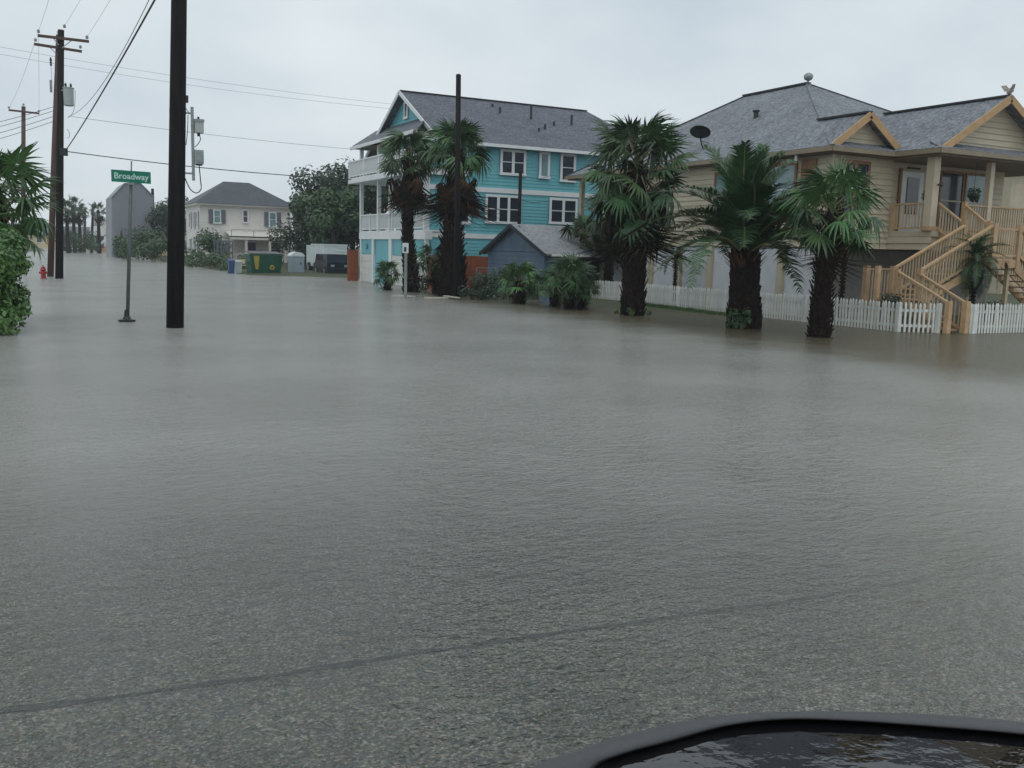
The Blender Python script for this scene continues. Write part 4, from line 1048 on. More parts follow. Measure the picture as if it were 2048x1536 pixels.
# wires
def wire(label, a, b, sag, r, n=20):
    a, b = Vector(a), Vector(b); m = MB(); pts = []
    for i in range(n+1):
        t_ = i/n; p = a.lerp(b, t_); p.z -= sag*4*t_*(1-t_); pts.append(p)
    m.tube(pts, r, 5); o = m.build('overhead_wire', 'wire', None, smooth=True, org=a)
    tag(o, label, 'wire')
cl = BP+d_*10.35+V(-.15, 0, 0)
wire('thick black cable from the transformer pole up to the thick black pole', dpx(132, 300), bpx(352, -78), .15, .026)
wire('thinner cable from the transformer up to the thick black pole', dpx(140, 232), bpx(347, -105), .7, .01)
wire('conductor from the upper crossarm right end to the thick black pole arm', dpx(174, 74), ca+V(1.2, -.2, .2), .25, .006)
wire('conductor from the upper crossarm left end to the thick black pole arm', dpx(77, 62), ca+V(-1.2, -.2, .2), .25, .006)
wire('conductor from the pole top insulator to the thick black pole arm', dpx(129, 52), ca+V(.5, -.2, .2), .25, .006)
wire('service drop from the leaning brown pole to the teal house eave', dpx(136, 232), onX(724, 300, 17.85), .12, .009)
wire('heavy sagging service cable from the transformer pole to the teal balcony', dpx(134, 303), onX(704, 359, 17.25), .16, .024)
wire('faint upper wire crossing behind the poles to the teal roof', onY(-120, 72, 66), onY(860, 216, 66), .35, .008)
wire('faint lower wire crossing behind the poles to the teal roof', onY(-120, 86, 68), onY(860, 224, 68), .45, .008)
for i, (yy, lab) in enumerate(((214, 'top'), (222, 'second'), (233, 'third'), (243, 'bottom'))):
    wire('%s service wire of four leading left from the leaning brown pole' % lab, npx(106, yy), onY(-160, yy+62+i*4, NP.y-3), .12, .013)
wire('conductor from the lower crossarm to the small far pole', npx(71, 79), onY(18, 215, 91.8), .3, .007)
wire('conductor from the upper crossarm to the small far pole', dpx(77, 62), onY(78, 222, 91.8), .3, .007)

# ------------------------------------------------------------------ street sign, hydrant, small sign
sb = gp(254, 643); st_ = onY(263, 322, sb.y)
t = thing('street_sign', 'green street name sign reading Broadway on a grey pipe post', 'street sign', sb)
MB().tube([sb-V(0, 0, .2), sb.lerp(st_, .93)], .045, 10).build('post', 'sign_post', t, smooth=True)
MB().tube([sb.lerp(st_, .9), st_], .018, 8).build('post_tip', 'galv', t)
m = MB(); m.lathe(sb, [(.06, -.1), (.2, -.02), (.21, .05), (.12, .07), (.07, .13), (.05, .3)], 12); m.build('base_flange', 'lamp_black', t)
bc = onY(262.5, 353.5, sb.y-.06); bd = V(math.sin(math.radians(80)), math.cos(math.radians(80)), 0)
half = .47; hh = .145; nrm = V(-bd.y, bd.x, 0); nrm = -nrm if nrm.dot(-bc+CAM) < 0 else nrm
bl = MB().bar(bc-bd*half, bc+bd*half, .008, 2*hh).build('blade', 'sign_green', t)
MB().bar(bc-bd*.06-V(0, 0, hh+.02), bc+bd*.06-V(0, 0, hh+.02), .05, .06).build('blade_bracket', 'galv', t)
cu = bpy.data.curves.new('lettering', 'FONT'); cu.body = 'Broadway'; cu.size = .205; cu.align_x = 'CENTER'; cu.align_y = 'CENTER'; cu.extrude = .001; cu.offset = .004; cu.resolution_u = 3
tmp = bpy.data.objects.new('lettering_curve', cu); COL.objects.link(tmp)
bpy.context.view_layer.update()
me = bpy.data.meshes.new_from_object(tmp.evaluated_get(bpy.context.evaluated_depsgraph_get())); bpy.data.objects.remove(tmp); bpy.data.curves.remove(cu)
me.materials.clear(); me.materials.append(MATS['sign_white'])
for sgn in (1, -1):
    o = bpy.data.objects.new('lettering', me); COL.objects.link(o); o.parent = bl
    n_ = nrm*sgn; xx = V(0, 0, 1).cross(n_)
    M = Matrix(((xx.x, 0, n_.x), (xx.y, 0, n_.y), (xx.z, 1, n_.z)))
    w_ = max(v.co.x for v in me.vertices)-min(v.co.x for v in me.vertices); k = min(1.0, .86/w_)
    o.matrix_local = Matrix.Translation(bc+n_*.006-ORG[t]) @ M.to_4x4() @ Matrix.Diagonal((k, k, k, 1))
hp = gp(87, 557)
t = thing('fire_hydrant', 'red fire hydrant standing in the water beside the brown pole', 'fire hydrant', hp)
m = MB(); m.lathe(hp, [(.17, -.2), (.17, .03), (.12, .05), (.115, .4), (.15, .42), (.15, .46), (.12, .5), (.11, .56), (.06, .62), (.025, .63), (.025, .68)], 14); m.build('barrel', 'hydrant_red', t, smooth=False)
for dx, dy in ((.13, 0), (-.13, 0), (0, -.13)):
    c = hp+V(0, 0, .3); MB().tube([c, c+V(dx*1.25, dy*1.25, 0), c+V(dx*1.6, dy*1.6, 0)], [.06, .06, .045], 8).build('nozzle_cap', 'hydrant_red', t)
pb = gp(811, 597)
t = thing('sign_post', 'small white roadside sign on a pale post against the shaggy palm', 'sign', pb)
tp = onY(811, 490, pb.y); MB().box((pb.x-.045, pb.y-.045, -.15), (pb.x+.045, pb.y+.045, tp.z-.25)).build('post', 'galv', t)
a, b = onY(805, 506, pb.y-.1), onY(817, 486, pb.y-.1)
sg = MB().box((a.x, pb.y-.11, a.z), (b.x, pb.y-.07, b.z)).build('sign_plate', 'porta_roof', t)
MB().box((a.x+.06, pb.y-.125, a.z+.06), (b.x-.1, pb.y-.11, a.z+.24)).build('sign_mark', 'dark_trim', sg)
# floating boards
for i, (x0, y0, x1, y1, lab) in enumerate(((787, 591, 828, 594, 'long pale board floating before the shaggy palms'), (850, 595, 895, 597, 'thin pale board floating lowest on the water'), (884, 591, 916, 598, 'short tilted white board floating by the bare pole'))):
    a, b = gp(x0, y0, .02), gp(x1, y1, .02); m = MB(); m.bar(a+V(0, 0, .0), b+V(0, 0, .02 if i < 2 else .05), .16, .05); o = m.build('floating_board', 'driftwood', None, org=(a+b)/2); tag(o, lab, 'board')

# ------------------------------------------------------------------ orange board fence, blue shed
def board_fence(label, a, b, h, step=.3):
    a, b = V(*a, 0), V(*b, 0); t = thing('board_fence', label, 'fence', a); L = (b-a).length; n = int(L/step); d = (b-a)/n
    nn = d.cross(V(0, 0, 1)).normalized()*.02
    random.seed(int(L*10))
    for i in range(n):
        p = a+d*(i+.03); q = a+d*(i+.97); hh_ = h+random.uniform(-.02, .02)
        MB().hexa([p-nn-V(0, 0, .2), q-nn-V(0, 0, .2), q+nn-V(0, 0, .2), p+nn-V(0, 0, .2), p-nn+V(0, 0, hh_), q-nn+V(0, 0, hh_), q+nn+V(0, 0, hh_), p+nn+V(0, 0, hh_)]).build('fence_board', 'orange_fence', t)
    for z in (.4, h-.3): MB().bar(a-nn*3+V(0, 0, z), b-nn*3+V(0, 0, z), .04, .09).build('rail', 'orange_fence', t)
board_fence('rust orange board fence along the foot of the teal side wall', (17.95, 43.85), (24, 43.85), 1.72)
board_fence('short rust orange board fence at the street corner beyond the teal garage', (17.2, 54.75), (17.9, 54.75), 1.85, .22)
def shed():
    X0, Ya, Yb, X1 = 20.6, 36.6, 42.4, 27.0; yc = 39.5; ze, zr = 2.02, 3.3
    t = thing('shed', 'blue gabled shed with light grey roof between the teal and yellow houses', 'shed', (X0, Ya, 0))
    MB().prism([(X0+.03, Ya, -.1), (X0+.03, Yb, -.1), (X0+.03, Yb, ze), (X0+.03, yc, zr-.12), (X0+.03, Ya, ze)], (.08, 0, 0)).build('gable_wall', 'shed_blue', t)
    m = MB(); siding_joined(m, (X0+.03, Ya), (0, 1), Yb-Ya, 0, ze, .2, (-1, 0)); z = ze
    while z < zr-.25:
        f = 1-(z-ze)/(zr-ze); hw = f*(Yb-Ya)/2; m.poly((X0, yc-hw, z), (X0, yc+hw, z), (X0+.024, yc+hw-.2, z+.2), (X0+.024, yc-hw+.2, z+.2)); z += .2
    m.build('siding', 'shed_blue', t)
    MB().box((X0+.1, Yb-.1, -.1), (X1, Yb, ze)).build('back_wall', 'shed_blue', t)
    MB().box((X0+.1, Ya, -.1), (X0+2.0, Ya+.1, ze)).build('side_wall', 'shed_blue', t)
    MB().box((X0+4.4, Ya, -.1), (X1, Ya+.1, ze)).build('side_wall', 'shed_blue', t)
    MB().box((X0+2.0, Ya+.6, -.1), (X0+4.4, Ya+.7, ze)).build('opening_shade', 'dark_trim', t)  # near-black panel in the open side, shade inside put into its colour
    m = MB(); xo = X0-.25
    slab(m, [(xo, Ya-.55, ze-.08), (X1+.2, Ya-.55, ze-.08), (X1+.2, yc, zr), (xo, yc, zr)], .07); slab(m, [(xo, yc, zr), (X1+.2, yc, zr), (X1+.2, Yb+.4, ze-.1), (xo, Yb+.4, ze-.1)], .07)
    r = m.build('roof', 'roof_shed', t)
    MB().bar((xo-.02, yc, zr-.08), (xo-.02, Ya-.55, ze-.16), .05, .16).build('barge_board', 'dark_trim', r); MB().bar((xo-.02, yc, zr-.08), (xo-.02, Yb+.4, ze-.18), .05, .16).build('barge_board', 'dark_trim', r)
    MB().bar((xo+.3, Ya-.57, ze-.13), (X1, Ya-.57, ze-.13), .05, .1).build('fascia', 'white_paint', r)
shed()
# wire fence with posts in front of the shed
t = thing('wire_fence', 'low grey wire fence with metal posts before the blue shed', 'fence', (19.4, 36, 0))
pp = [gp(x, y) for x, y in ((940, 592), (985, 593), (1045, 597), (1095, 600))]
pp = [V(p.x+1.0, p.y+1.5, 0) for p in pp]
for p in pp: MB().tube([p-V(0, 0, .2), p+V(0, 0, 1.25)], .03, 6).build('post', 'galv', t)
for a, b in zip(pp, pp[1:]):
    for z in (.1, .35, .6, .85, 1.1, 1.22): MB().tube([a+V(0, 0, z), b+V(0, 0, z)], .006 if z < 1.2 else .014, 4).build('strand', 'galv', t)
bp_ = gp(1110, 606)
t = thing('storage_bin', 'dark blue plastic bin behind the young palms', 'bin', (bp_.x, bp_.y+.6, 0))
m = MB(); x, y = bp_.x, bp_.y+.6; m.hexa([(x-.25, y-.2, -.05), (x+.25, y-.2, -.05), (x+.25, y+.2, -.05), (x-.25, y+.2, -.05), (x-.3, y-.25, .5), (x+.3, y-.25, .5), (x+.3, y+.25, .5), (x-.3, y+.25, .5)]); m.build('body', 'shed_blue', t)
MB().box((x-.32, y-.27, .5), (x+.32, y+.27, .55)).build('lid', 'dark_trim', t)

# ------------------------------------------------------------------ white house and things on its lot
def white_house():
    Y0, Y1 = 88.0, 96.5; XL, XR = 14.06, 22.2; ze = 5.45
    t = thing('farmhouse', 'white two storey house with dark hip roof and shuttered windows', 'house', (XL, Y0, .1))
    MB().box((XL+.04, Y0+.04, -.05), (XR, Y1, ze)).build('wall', 'house_white', t)
    m = MB(); siding_joined(m, (XL, Y0+.04), (1, 0), XR-XL, .6, ze, .22, (0, -1)); siding_joined(m, (XL+.04, Y0), (0, 1), Y1-Y0, .6, ze, .22, (-1, 0)); m.build('siding', 'house_white', t)
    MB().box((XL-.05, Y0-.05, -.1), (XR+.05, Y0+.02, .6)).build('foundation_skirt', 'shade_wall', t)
    MB().box((XL-.4, Y0-.4, ze-.02), (XR+.4, Y1+.4, ze+.12)).build('cornice', 'house_white', t)
    m = MB(); e = [(XL-.5, Y0-.5, ze+.13), (XR+.5, Y0-.5, ze+.13), (XR+.5, Y1+.5, ze+.13), (XL-.5, Y1+.5, ze+.13)]; ra, rb = (16.9, 92.2, 7.85), (19.3, 92.2, 7.85)
    m.poly(e[0], e[1], rb, ra); m.poly(e[1], e[2], rb); m.poly(e[2], e[3], ra, rb); m.poly(e[3], e[0], ra); m.poly(*e[::-1]); m.build('roof', 'roof_far', t)
    def w(x0, y0, x1, y1, sh=True, gm='glass_pale', fr='white_paint'):
        a, b = onY(x0, y0, Y0), onY(x1, y1, Y0)
        wd = window(t, 'y', Y0-.03, a.x, b.x, b.z, a.z, -1, glass=gm, frame=fr, fw=.1)
        if sh:
            for xs_ in ((a.x-.4, a.x-.05), (b.x+.05, b.x+.4)):
                s = MB().box((xs_[0], Y0-.09, b.z), (xs_[1], Y0-.04, a.z)).build('shutter', 'shutter', wd)
    w(426, 419, 442, 447); w(484, 419, 497, 446, False, 'win_purple'); w(537, 424, 553, 454)
    for yy in (89.3, 91.3, 93.6): window(t, 'x', XL-.02, yy-.45, yy+.45, 3.4, 4.9, -1, fw=.1); window(t, 'x', XL-.02, yy-.45, yy+.45, 1.0, 2.5, -1, fw=.1)
    # porch
    a, b = onY(455, 470, 85.8), onY(583, 477, 85.8); zp = 2.75
    m = MB(); slab(m, [(16.2, 85.6, zp), (22.3, 85.6, zp), (22.3, 88, zp+.45), (16.2, 88, zp+.45)], .12); m.build('porch_roof', 'house_white', t)
    MB().box((16.2, 85.6, zp-.32), (22.3, 85.75, zp-.02)).build('porch_beam', 'house_white', t)
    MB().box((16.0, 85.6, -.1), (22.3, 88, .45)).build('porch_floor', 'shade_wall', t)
    for x in (16.35, 17.6, 19.7, 21.1, 22.15): MB().box((x-.1, 85.65, .45), (x+.1, 85.85, zp-.3)).build('porch_column', 'house_white', t)
    window(t, 'y', Y0-.03, 17.9, 19.0, .6, 2.3, -1, glass='win_purple', frame='house_white'); window(t, 'y', Y0-.03, 20.2, 21.3, 1.0, 2.3, -1, frame='house_white')
    r = MB().bar((16.3, 85.7, 1.2), (22.2, 85.7, 1.2), .06, .06).build('porch_railing', 'house_white', t)
    for i in range(28): MB().box((16.4+i*.21, 85.68, .5), (16.44+i*.21, 85.72, 1.18)).build('baluster', 'house_white', r)
    for i in range(3): MB().bar((16.3+i*2, 85.7, 3.3), (18.3+i*2, 85.7, 3.3), .04, .04).build('balustrade', 'galv', t)
    for i in range(4): MB().box((16.3+i*1.95, 85.68, 2.75), (16.35+i*1.95, 85.73, 3.3)).build('balustrade_post', 'galv', t)
white_house()
a, b = onY(500, 549, 64.5), onY(566, 549, 64.5)
def dumpster():
    x0, x1, y0, y1 = a.x, b.x, 64.5, 66.2; h_ = 1.3
    t = thing('dumpster', 'green steel dumpster with yellow panel and recycling mark by the white house', 'dumpster', (x0, y0, 0))
    MB().hexa([(x0+.2, y0+.25, -.1), (x1-.15, y0+.25, -.1), (x1-.15, y1, -.1), (x0+.2, y1, -.1), (x0, y0, h_), (x1, y0, h_), (x1, y1, h_), (x0, y1, h_)]).build('hull', 'dumpster_green', t)
    MB().box((x0-.05, y0-.06, h_), (x1+.05, y1+.05, h_+.08)).build('rim', 'dumpster_green', t)
    for k in (0, 1):
        xa_ = lerp(x0, x1, .5*k)+.03; MB().hexa([(xa_, y0, h_+.09), (xa_+(x1-x0)*.48, y0, h_+.09), (xa_+(x1-x0)*.48, y1, h_+.22), (xa_, y1, h_+.22), (xa_, y0, h_+.13), (xa_+(x1-x0)*.48, y0, h_+.13), (xa_+(x1-x0)*.48, y1, h_+.27), (xa_, y1, h_+.27)]).build('lid', 'lamp_black', t)
    MB().prism([(x0+.25, y0-.03, h_-.02), (x0+.65, y0-.03, h_-.02), (x0+.58, y0+.1, .35), (x0+.42, y0+.1, .35)], (0, .06, 0)).build('yellow_panel', 'yellow', t)
    for x in (x0+1.0, x0+1.55, x1-.2): MB().bar((x, y0-.02, h_), (x, y0+.2, .1), .07, .06).build('rib', 'dumpster_green', t)
    cx = x0+(x1-x0)*.68; m = MB(); cz = .5; yy = y0+.1
    for k in range(3):
        t0 = k*2.094+1.571; t1 = t0+2.094
        p = V(cx+.2*math.cos(t0), yy-.02, cz+.2*math.sin(t0)); q = V(cx+.2*math.cos(t1), yy-.02, cz+.2*math.sin(t1)); m.bar(p.lerp(q, .12), p.lerp(q, .88), .03, .09, up=(0, 1, 0) if False else (0, 0, 1))
    m.build('recycling_mark', 'yellow', t)
    for x in (x0-.08, x1): MB().box((x, y0+.4, .7), (x+.1, y0+1.2, .85)).build('fork_pocket', 'dumpster_green', t)
dumpster()
def porta():
    p, q = onY(583, 549, 66), onY(609, 549, 66); top = onY(594, 504, 66).z; w_ = q.x-p.x; cx = (p.x+q.x)/2
    t = thing('portable_toilet', 'grey blue portable toilet with white domed roof beside the dumpster', 'portable toilet', (cx, 66, 0))
    MB().box((p.x+.03, 66, -.1), (q.x-.03, 67.05, top*.8)).build('cabin', 'porta', t)
    pts = []
    for k in range(11):
        an = math.pi*k/10; pts.append((cx-w_*.52*math.cos(an), 65.95, top*.8+(top*.2)*math.sin(an)))
    MB().prism(pts, (0, 1.15, 0)).build('domed_roof', 'porta_roof', t)
    d = MB().box((p.x+.18, 65.96, .05), (q.x-.18, 66.0, top*.74)).build('door', 'porta', t)
    MB().box((q.x-.3, 65.93, .7), (q.x-.24, 65.96, .85)).build('handle', 'lamp_black', d)
    MB().box((p.x, 65.9, -.1), (q.x, 67.1, .06)).build('skid', 'shade_wall', t)
    for x in (p.x+.02, q.x-.1): MB().box((x, 65.96, .05), (x+.08, 66.0, top*.8)).build('corner_rib', 'porta', t)
porta()
def wheel(parent, c, r, w, ax):
    c = Vector(c); a_ = V(w/2, 0, 0) if ax == 'x' else V(0, w/2, 0)
    o = MB().tube([c-a_, c-a_*.6, c+a_*.6, c+a_], [r*.9, r, r, r*.9], 18).build('wheel', 'tyre', parent, smooth=False)
    MB().tube([c-a_*1.08, c+a_*1.08], r*.55, 12).build('rim', 'galv', o)
def box_truck():
    p, q = onY(648, 549, 67.5), onY(694, 553, 67.5); z1 = onY(660, 489, 67.5).z
    x0, x1, y0, y1 = p.x, q.x, 67.5, 71.0
    t = thing('box_truck', 'white box truck parked behind the black vehicle near the teal house', 'truck', (x0, y0, 0))
    MB().box((x0, y0, .75), (x1, y1, z1)).build('cargo_box', 'truck_white', t)
    for z_ in (z1-.25, z1-.5): MB().box((x0+1.0, y0-.03, z_), (x1-.02, y0, z_+.06)).build('roll_door_rib', 'truck_white', t)
    MB().box((x0-.03, y0-.04, z1-.08), (x1+.03, y1, z1+.03)).build('roof_rail', 'truck_white', t)
    MB().box((x0+.2, y0+.2, .4), (x1-.2, y1+1.2, .75)).build('chassis', 'black_paint', t)
    MB().box((x0-.3, y0-.25, .45), (x1, y0+.02, .6)).build('rear_bumper', 'galv', t)
    MB().box((x0+.15, y1, .5), (x1-.15, y1+1.9, 2.1)).build('cab', 'truck_white', t)
    for x in (x0+.15, x1-.15):
        for y in (y0+1, y1+1): wheel(t, (x, y, .38), .42, .26, 'x')
    for x in (x0+.2, x1-.3): MB().box((x, y0-.03, .78), (x+.12, y0, .95)).build('tail_light', 'hydrant_red', t)
box_truck()
def car(name, label, c, w, L, h, m, cat, rot=0.0, nose=.26, rake=.16):
    """vehicle with its front toward -Y before rotation"""
    c = Vector(c); t = thing(name, label, cat, c); O = ORG[t]
    def B(pts8): return MB().hexa([V(*q)+O for q in pts8])
    zb = h*.14; zm = h*.6; fw_ = w/2
    B([(-fw_, -L*.5, zb), (fw_, -L*.5, zb), (fw_, L*.5, zb), (-fw_, L*.5, zb), (-fw_*.94, -L*.49, zm), (fw_*.94, -L*.49, zm), (fw_*.94, L*.49, zm), (-fw_*.94, L*.49, zm)]).build('body', m, t)
    tw = .76 if nose < .3 else .9; yn = -L*nose; yt = -L*(nose-rake)
    B([(-fw_*.94, yn, zm), (fw_*.94, yn, zm), (fw_*.94, L*.46, zm), (-fw_*.94, L*.46, zm), (-fw_*tw, yt, h), (fw_*tw, yt, h), (fw_*tw, L*.4, h), (-fw_*tw, L*.4, h)]).build('cabin', m, t)
    B([(-fw_*.86, yn-.02, zm+.04), (fw_*.86, yn-.02, zm+.04), (fw_*.86, yn+.05, zm+.03), (-fw_*.86, yn+.05, zm+.03), (-fw_*(tw-.04), yt-.06, h-.08), (fw_*(tw-.04), yt-.06, h-.08), (fw_*(tw-.04), yt, h-.08), (-fw_*(tw-.04), yt, h-.08)]).build('windscreen', 'glass', t)
    for s in (-1, 1):
        B([(s*fw_*.925, -L*.2, zm+.05), (s*fw_*.94, -L*.2, zm+.05), (s*fw_*.94, L*.4, zm+.05), (s*fw_*.925, L*.4, zm+.05), (s*fw_*(tw+.02), -L*.08, h-.1), (s*fw_*(tw+.04), -L*.08, h-.1), (s*fw_*(tw+.04), L*.37, h-.1), (s*fw_*(tw+.02), L*.37, h-.1)]).build('side_window', 'glass', t)
        B([(s*fw_*.55-.14, -L*.51, zm*.68), (s*fw_*.55+.14, -L*.51, zm*.68), (s*fw_*.55+.14, -L*.49, zm*.68), (s*fw_*.55-.14, -L*.49, zm*.68), (s*fw_*.55-.14, -L*.505, zm*.86), (s*fw_*.55+.14, -L*.505, zm*.86), (s*fw_*.55+.14, -L*.49, zm*.86), (s*fw_*.55-.14, -L*.49, zm*.86)]).build('headlight', 'chrome', t)
        for yy in (-L*.32, L*.32): wheel(t, O+V(s*fw_*.92, yy, h*.2), h*.21, .2, 'x')
    B([(-fw_*.5, -L*.512, zm*.45), (fw_*.5, -L*.512, zm*.45), (fw_*.5, -L*.49, zm*.45), (-fw_*.5, -L*.49, zm*.45), (-fw_*.5, -L*.507, zm*.66), (fw_*.5, -L*.507, zm*.66), (fw_*.5, -L*.49, zm*.66), (-fw_*.5, -L*.49, zm*.66)]).build('grille', 'lamp_black', t)
    B([(-fw_, -L*.53, zb), (fw_, -L*.53, zb), (fw_, -L*.49, zb), (-fw_, -L*.49, zb), (-fw_, -L*.525, zm*.42), (fw_, -L*.525, zm*.42), (fw_, -L*.49, zm*.42), (-fw_, -L*.49, zm*.42)]).build('bumper', m, t)
    t.rotation_euler = (0, 0, rot); return t
c = onY(672, 552, 65.3); c.z = -.02; car('parked_car', 'black high vehicle parked in front of the white box truck', c+V(0, .9, 0), 1.8, 3.4, 1.5, 'black_paint', 'car', nose=.47, rake=.05)
c = onY(131, 503, 172); c.z = -.02; car('parked_car', 'small dark car parked far down the flooded street', c, 1.8, 4.4, 1.5, 'black_paint', 'car')
def bin_(label, px, py, Y, w, h, m, lidm):
    c = onY(px, py, Y); t = thing('wheeled_bin', label, 'bin', (c.x, Y, -.03)); x = c.x
    MB().hexa([(x-w*.4, Y-w*.4, -.03), (x+w*.4, Y-w*.4, -.03), (x+w*.4, Y+w*.4, -.03), (x-w*.4, Y+w*.4, -.03), (x-w*.5, Y-w*.5, h), (x+w*.5, Y-w*.5, h), (x+w*.5, Y+w*.5, h), (x-w*.5, Y+w*.5, h)]).build('body', m, t)
    MB().hexa([(x-w*.54, Y-w*.56, h), (x+w*.54, Y-w*.56, h), (x+w*.54, Y+w*.56, h+.1), (x-w*.54, Y+w*.56, h+.1), (x-w*.5, Y-w*.52, h+.05), (x+w*.5, Y-w*.52, h+.05), (x+w*.5, Y+w*.5, h+.16), (x-w*.5, Y+w*.5, h+.16)]).build('lid', lidm, t)
    wheel(t, (x-w*.42, Y+w*.42, .1), .12, .06, 'x'); wheel(t, (x+w*.42, Y+w*.42, .1), .12, .06, 'x')
bin_('blue wheeled bin left of the green dumpster', 463, 548, 66.5, .42, .85, 'blue_plastic', 'blue_plastic')
bin_('white bin with pale lid next to the blue bin', 476, 548, 67, .5, .75, 'truck_white', 'porta')
# bench-like yellow rack by the bins
c = onY(482, 548, 68.2)
t = thing('garden_bench', 'pale yellow garden bench behind the bins', 'bench', (c.x, 68.2, 0))
MB().box((c.x-.6, 68.0, .5), (c.x+.6, 68.4, .56)).build('seat', 'cream', t); MB().box((c.x-.6, 68.4, .65), (c.x+.6, 68.44, .95)).build('backrest', 'cream', t)
for x in (c.x-.55, c.x+.5):
    for y in (68.02, 68.38): MB().box((x, y, -.1), (x+.05, y+.05, .5 if y < 68.2 else .95)).build('leg', 'cream', t)
# lattice playhouse in the garden
a_, b_ = onY(428, 506, 80), onY(466, 484, 80)
t = thing('garden_screen', 'grey blue garden screen panel in front of the white house', 'screen', ((a_.x+b_.x)/2, 80, .05))
MB().box((a_.x, 80, .35), (b_.x, 80.08, .5)).build('bottom_rail', 'shutter', t); MB().box((a_.x, 80, b_.z), (b_.x, 80.08, b_.z+.1)).build('top_rail', 'shutter', t)
for k in range(6): MB().box((lerp(a_.x, b_.x-.08, k/5), 79.99, 0), (lerp(a_.x, b_.x-.08, k/5)+.08, 80.09, b_.z+.1)).build('post', 'shutter', t)
for k in range(5): MB().box((lerp(a_.x, b_.x-.08, k/5)+.2, 80.02, .55), (lerp(a_.x, b_.x-.08, (k+1)/5)-.08, 80.06, b_.z-.25)).build('panel', 'porta', t)

# ------------------------------------------------------------------ far end of the street
Yg = 128; pts = [onY(x, y, Yg) for x, y in ((223, 512), (307, 512), (307, 393), (280, 366), (249, 367), (223, 395))]
pts[0].z = pts[1].z = -.1
t = thing('warehouse', 'large grey metal sided building with clipped roof corners down the street', 'building', (pts[0].x, Yg, 0))
MB().prism(pts, (0, 9, 0)).build('wall', 'grey_metal_wall', t)
m = MB()
for k in range(30):
    x = lerp(pts[0].x+.05, pts[1].x-.1, k/29); zt = None
    for i in range(2, 5):
        p, q = pts[i], pts[i+1]
        if min(p.x, q.x)-1e-6 <= x <= max(p.x, q.x)+1e-6: zt = lerp(p.z, q.z, (x-p.x)/(q.x-p.x) if abs(q.x-p.x) > 1e-4 else 0)
    if zt: m.box((x, Yg-.04, 0), (x+.06, Yg-.002, zt-.1))
m.build('rib_siding', 'grey_metal_wall', t)
for i in (2, 3, 4): MB().bar(pts[i]+V(0, 4.5, .03), pts[i+1]+V(0, 4.5, .03), 9.4, .08, up=(0, 0, 1) if i == 3 else ((pts[i+1]-pts[i]).cross(V(0, 1, 0)))).build('roof', 'grey_metal_wall', t)
MB().box((pts[0].x+1.2, Yg-.08, 0), (pts[0].x+3.6, Yg-.05, 3)).build('door', 'shutter', t)
def far_house(name, label, x0, x1, yt, yr, Y, depth, wm, rm, cat='house', wins=2):
    a, b = onY(x0, 480, Y), onY(x1, 480, Y); ze = onY((x0+x1)/2, yt, Y).z; zr = onY((x0+x1)/2, yr, Y+depth/2).z
    t = thing(name, label, cat, (a.x, Y, 0)); MB().box((a.x, Y, -.1), (b.x, Y+depth, ze)).build('wall', wm, t)
    m = MB(); o_ = .5; slab(m, [(a.x-o_, Y-o_, ze), (b.x+o_, Y-o_, ze), (b.x+o_, Y+depth/2, zr), (a.x-o_, Y+depth/2, zr)], .15); slab(m, [(a.x-o_, Y+depth/2, zr), (b.x+o_, Y+depth/2, zr), (b.x+o_, Y+depth+o_, ze), (a.x-o_, Y+depth+o_, ze)], .15); m.build('roof', rm, t)
    for k in range(wins):
        xc = lerp(a.x, b.x, (k+.5)/wins); window(t, 'y', Y, xc-.6, xc+.6, ze*.4, ze*.8, -1, fw=.12)
    return t
far_house('bungalow', 'low cream house with wide grey roof beside the white two storey house', 318, 392, 458, 424, 140, 14, 'cream', 'roof_shed', wins=3)
far_house('long_building', 'long low yellowish building closing the end of the street', 40, 190, 470, 452, 240, 14, 'cream', 'roof_dark', 'building', wins=6)
far_house('small_house', 'pale gabled cottage half hidden by bushes near the grey building', 256, 300, 478, 458, 122, 5, 'garage_white', 'roof_far', wins=1)
Yw = 185; a, b = onY(187, 500, Yw), onY(232, 500, Yw); zt = onY(200, 452, Yw).z
t = thing('stair_house', 'distant white house with beige tower and terracotta outside stair', 'house', (a.x, Yw, 0))
MB().box((a.x, Yw+1, zt*.62), (b.x, Yw+9, zt)).build('balcony_wall', 'white_paint', t); MB().box((a.x+.2, Yw+3, -.1), (b.x, Yw+9, zt*.62)).build('wall', 'shade_wall', t)
for x in (a.x, lerp(a.x, b.x, .5)): MB().box((x, Yw+1, -.1), (x+.5, Yw+1.5, zt*.65)).build('column', 'white_paint', t)
tx0, tx1 = onY(214, 480, Yw).x, onY(232, 480, Yw).x; zt2 = onY(222, 438, Yw).z
MB().box((tx0, Yw+.5, 0), (tx1, Yw+5, zt2)).build('tower', 'cream', t); MB().box((tx0-.3, Yw+.2, zt2), (tx1+.3, Yw+5.3, zt2+.35)).build('tower_roof', 'white_paint', t)
p, q = onY(202, 503, Yw-1), onY(232, 470, Yw-1)
for k in range(9):
    f = k/9; MB().box((lerp(p.x, q.x, f), Yw-1.8, -.1), (lerp(p.x, q.x, f+1/9), Yw-.2, lerp(p.z+.3, q.z, f))).build('step', 'pink_stair', t)
MB().bar((p.x, Yw-1.9, p.z+1.4), (q.x, Yw-1.9, q.z+1.2), .2, .35).build('stair_parapet', 'white_paint', t)
far_house('rear_house', 'beige neighbour house with pale eave seen past the right porch column', 2012, 2330, 352, 300, 40, 9, 'trim_beige', 'roof_shed', wins=3)

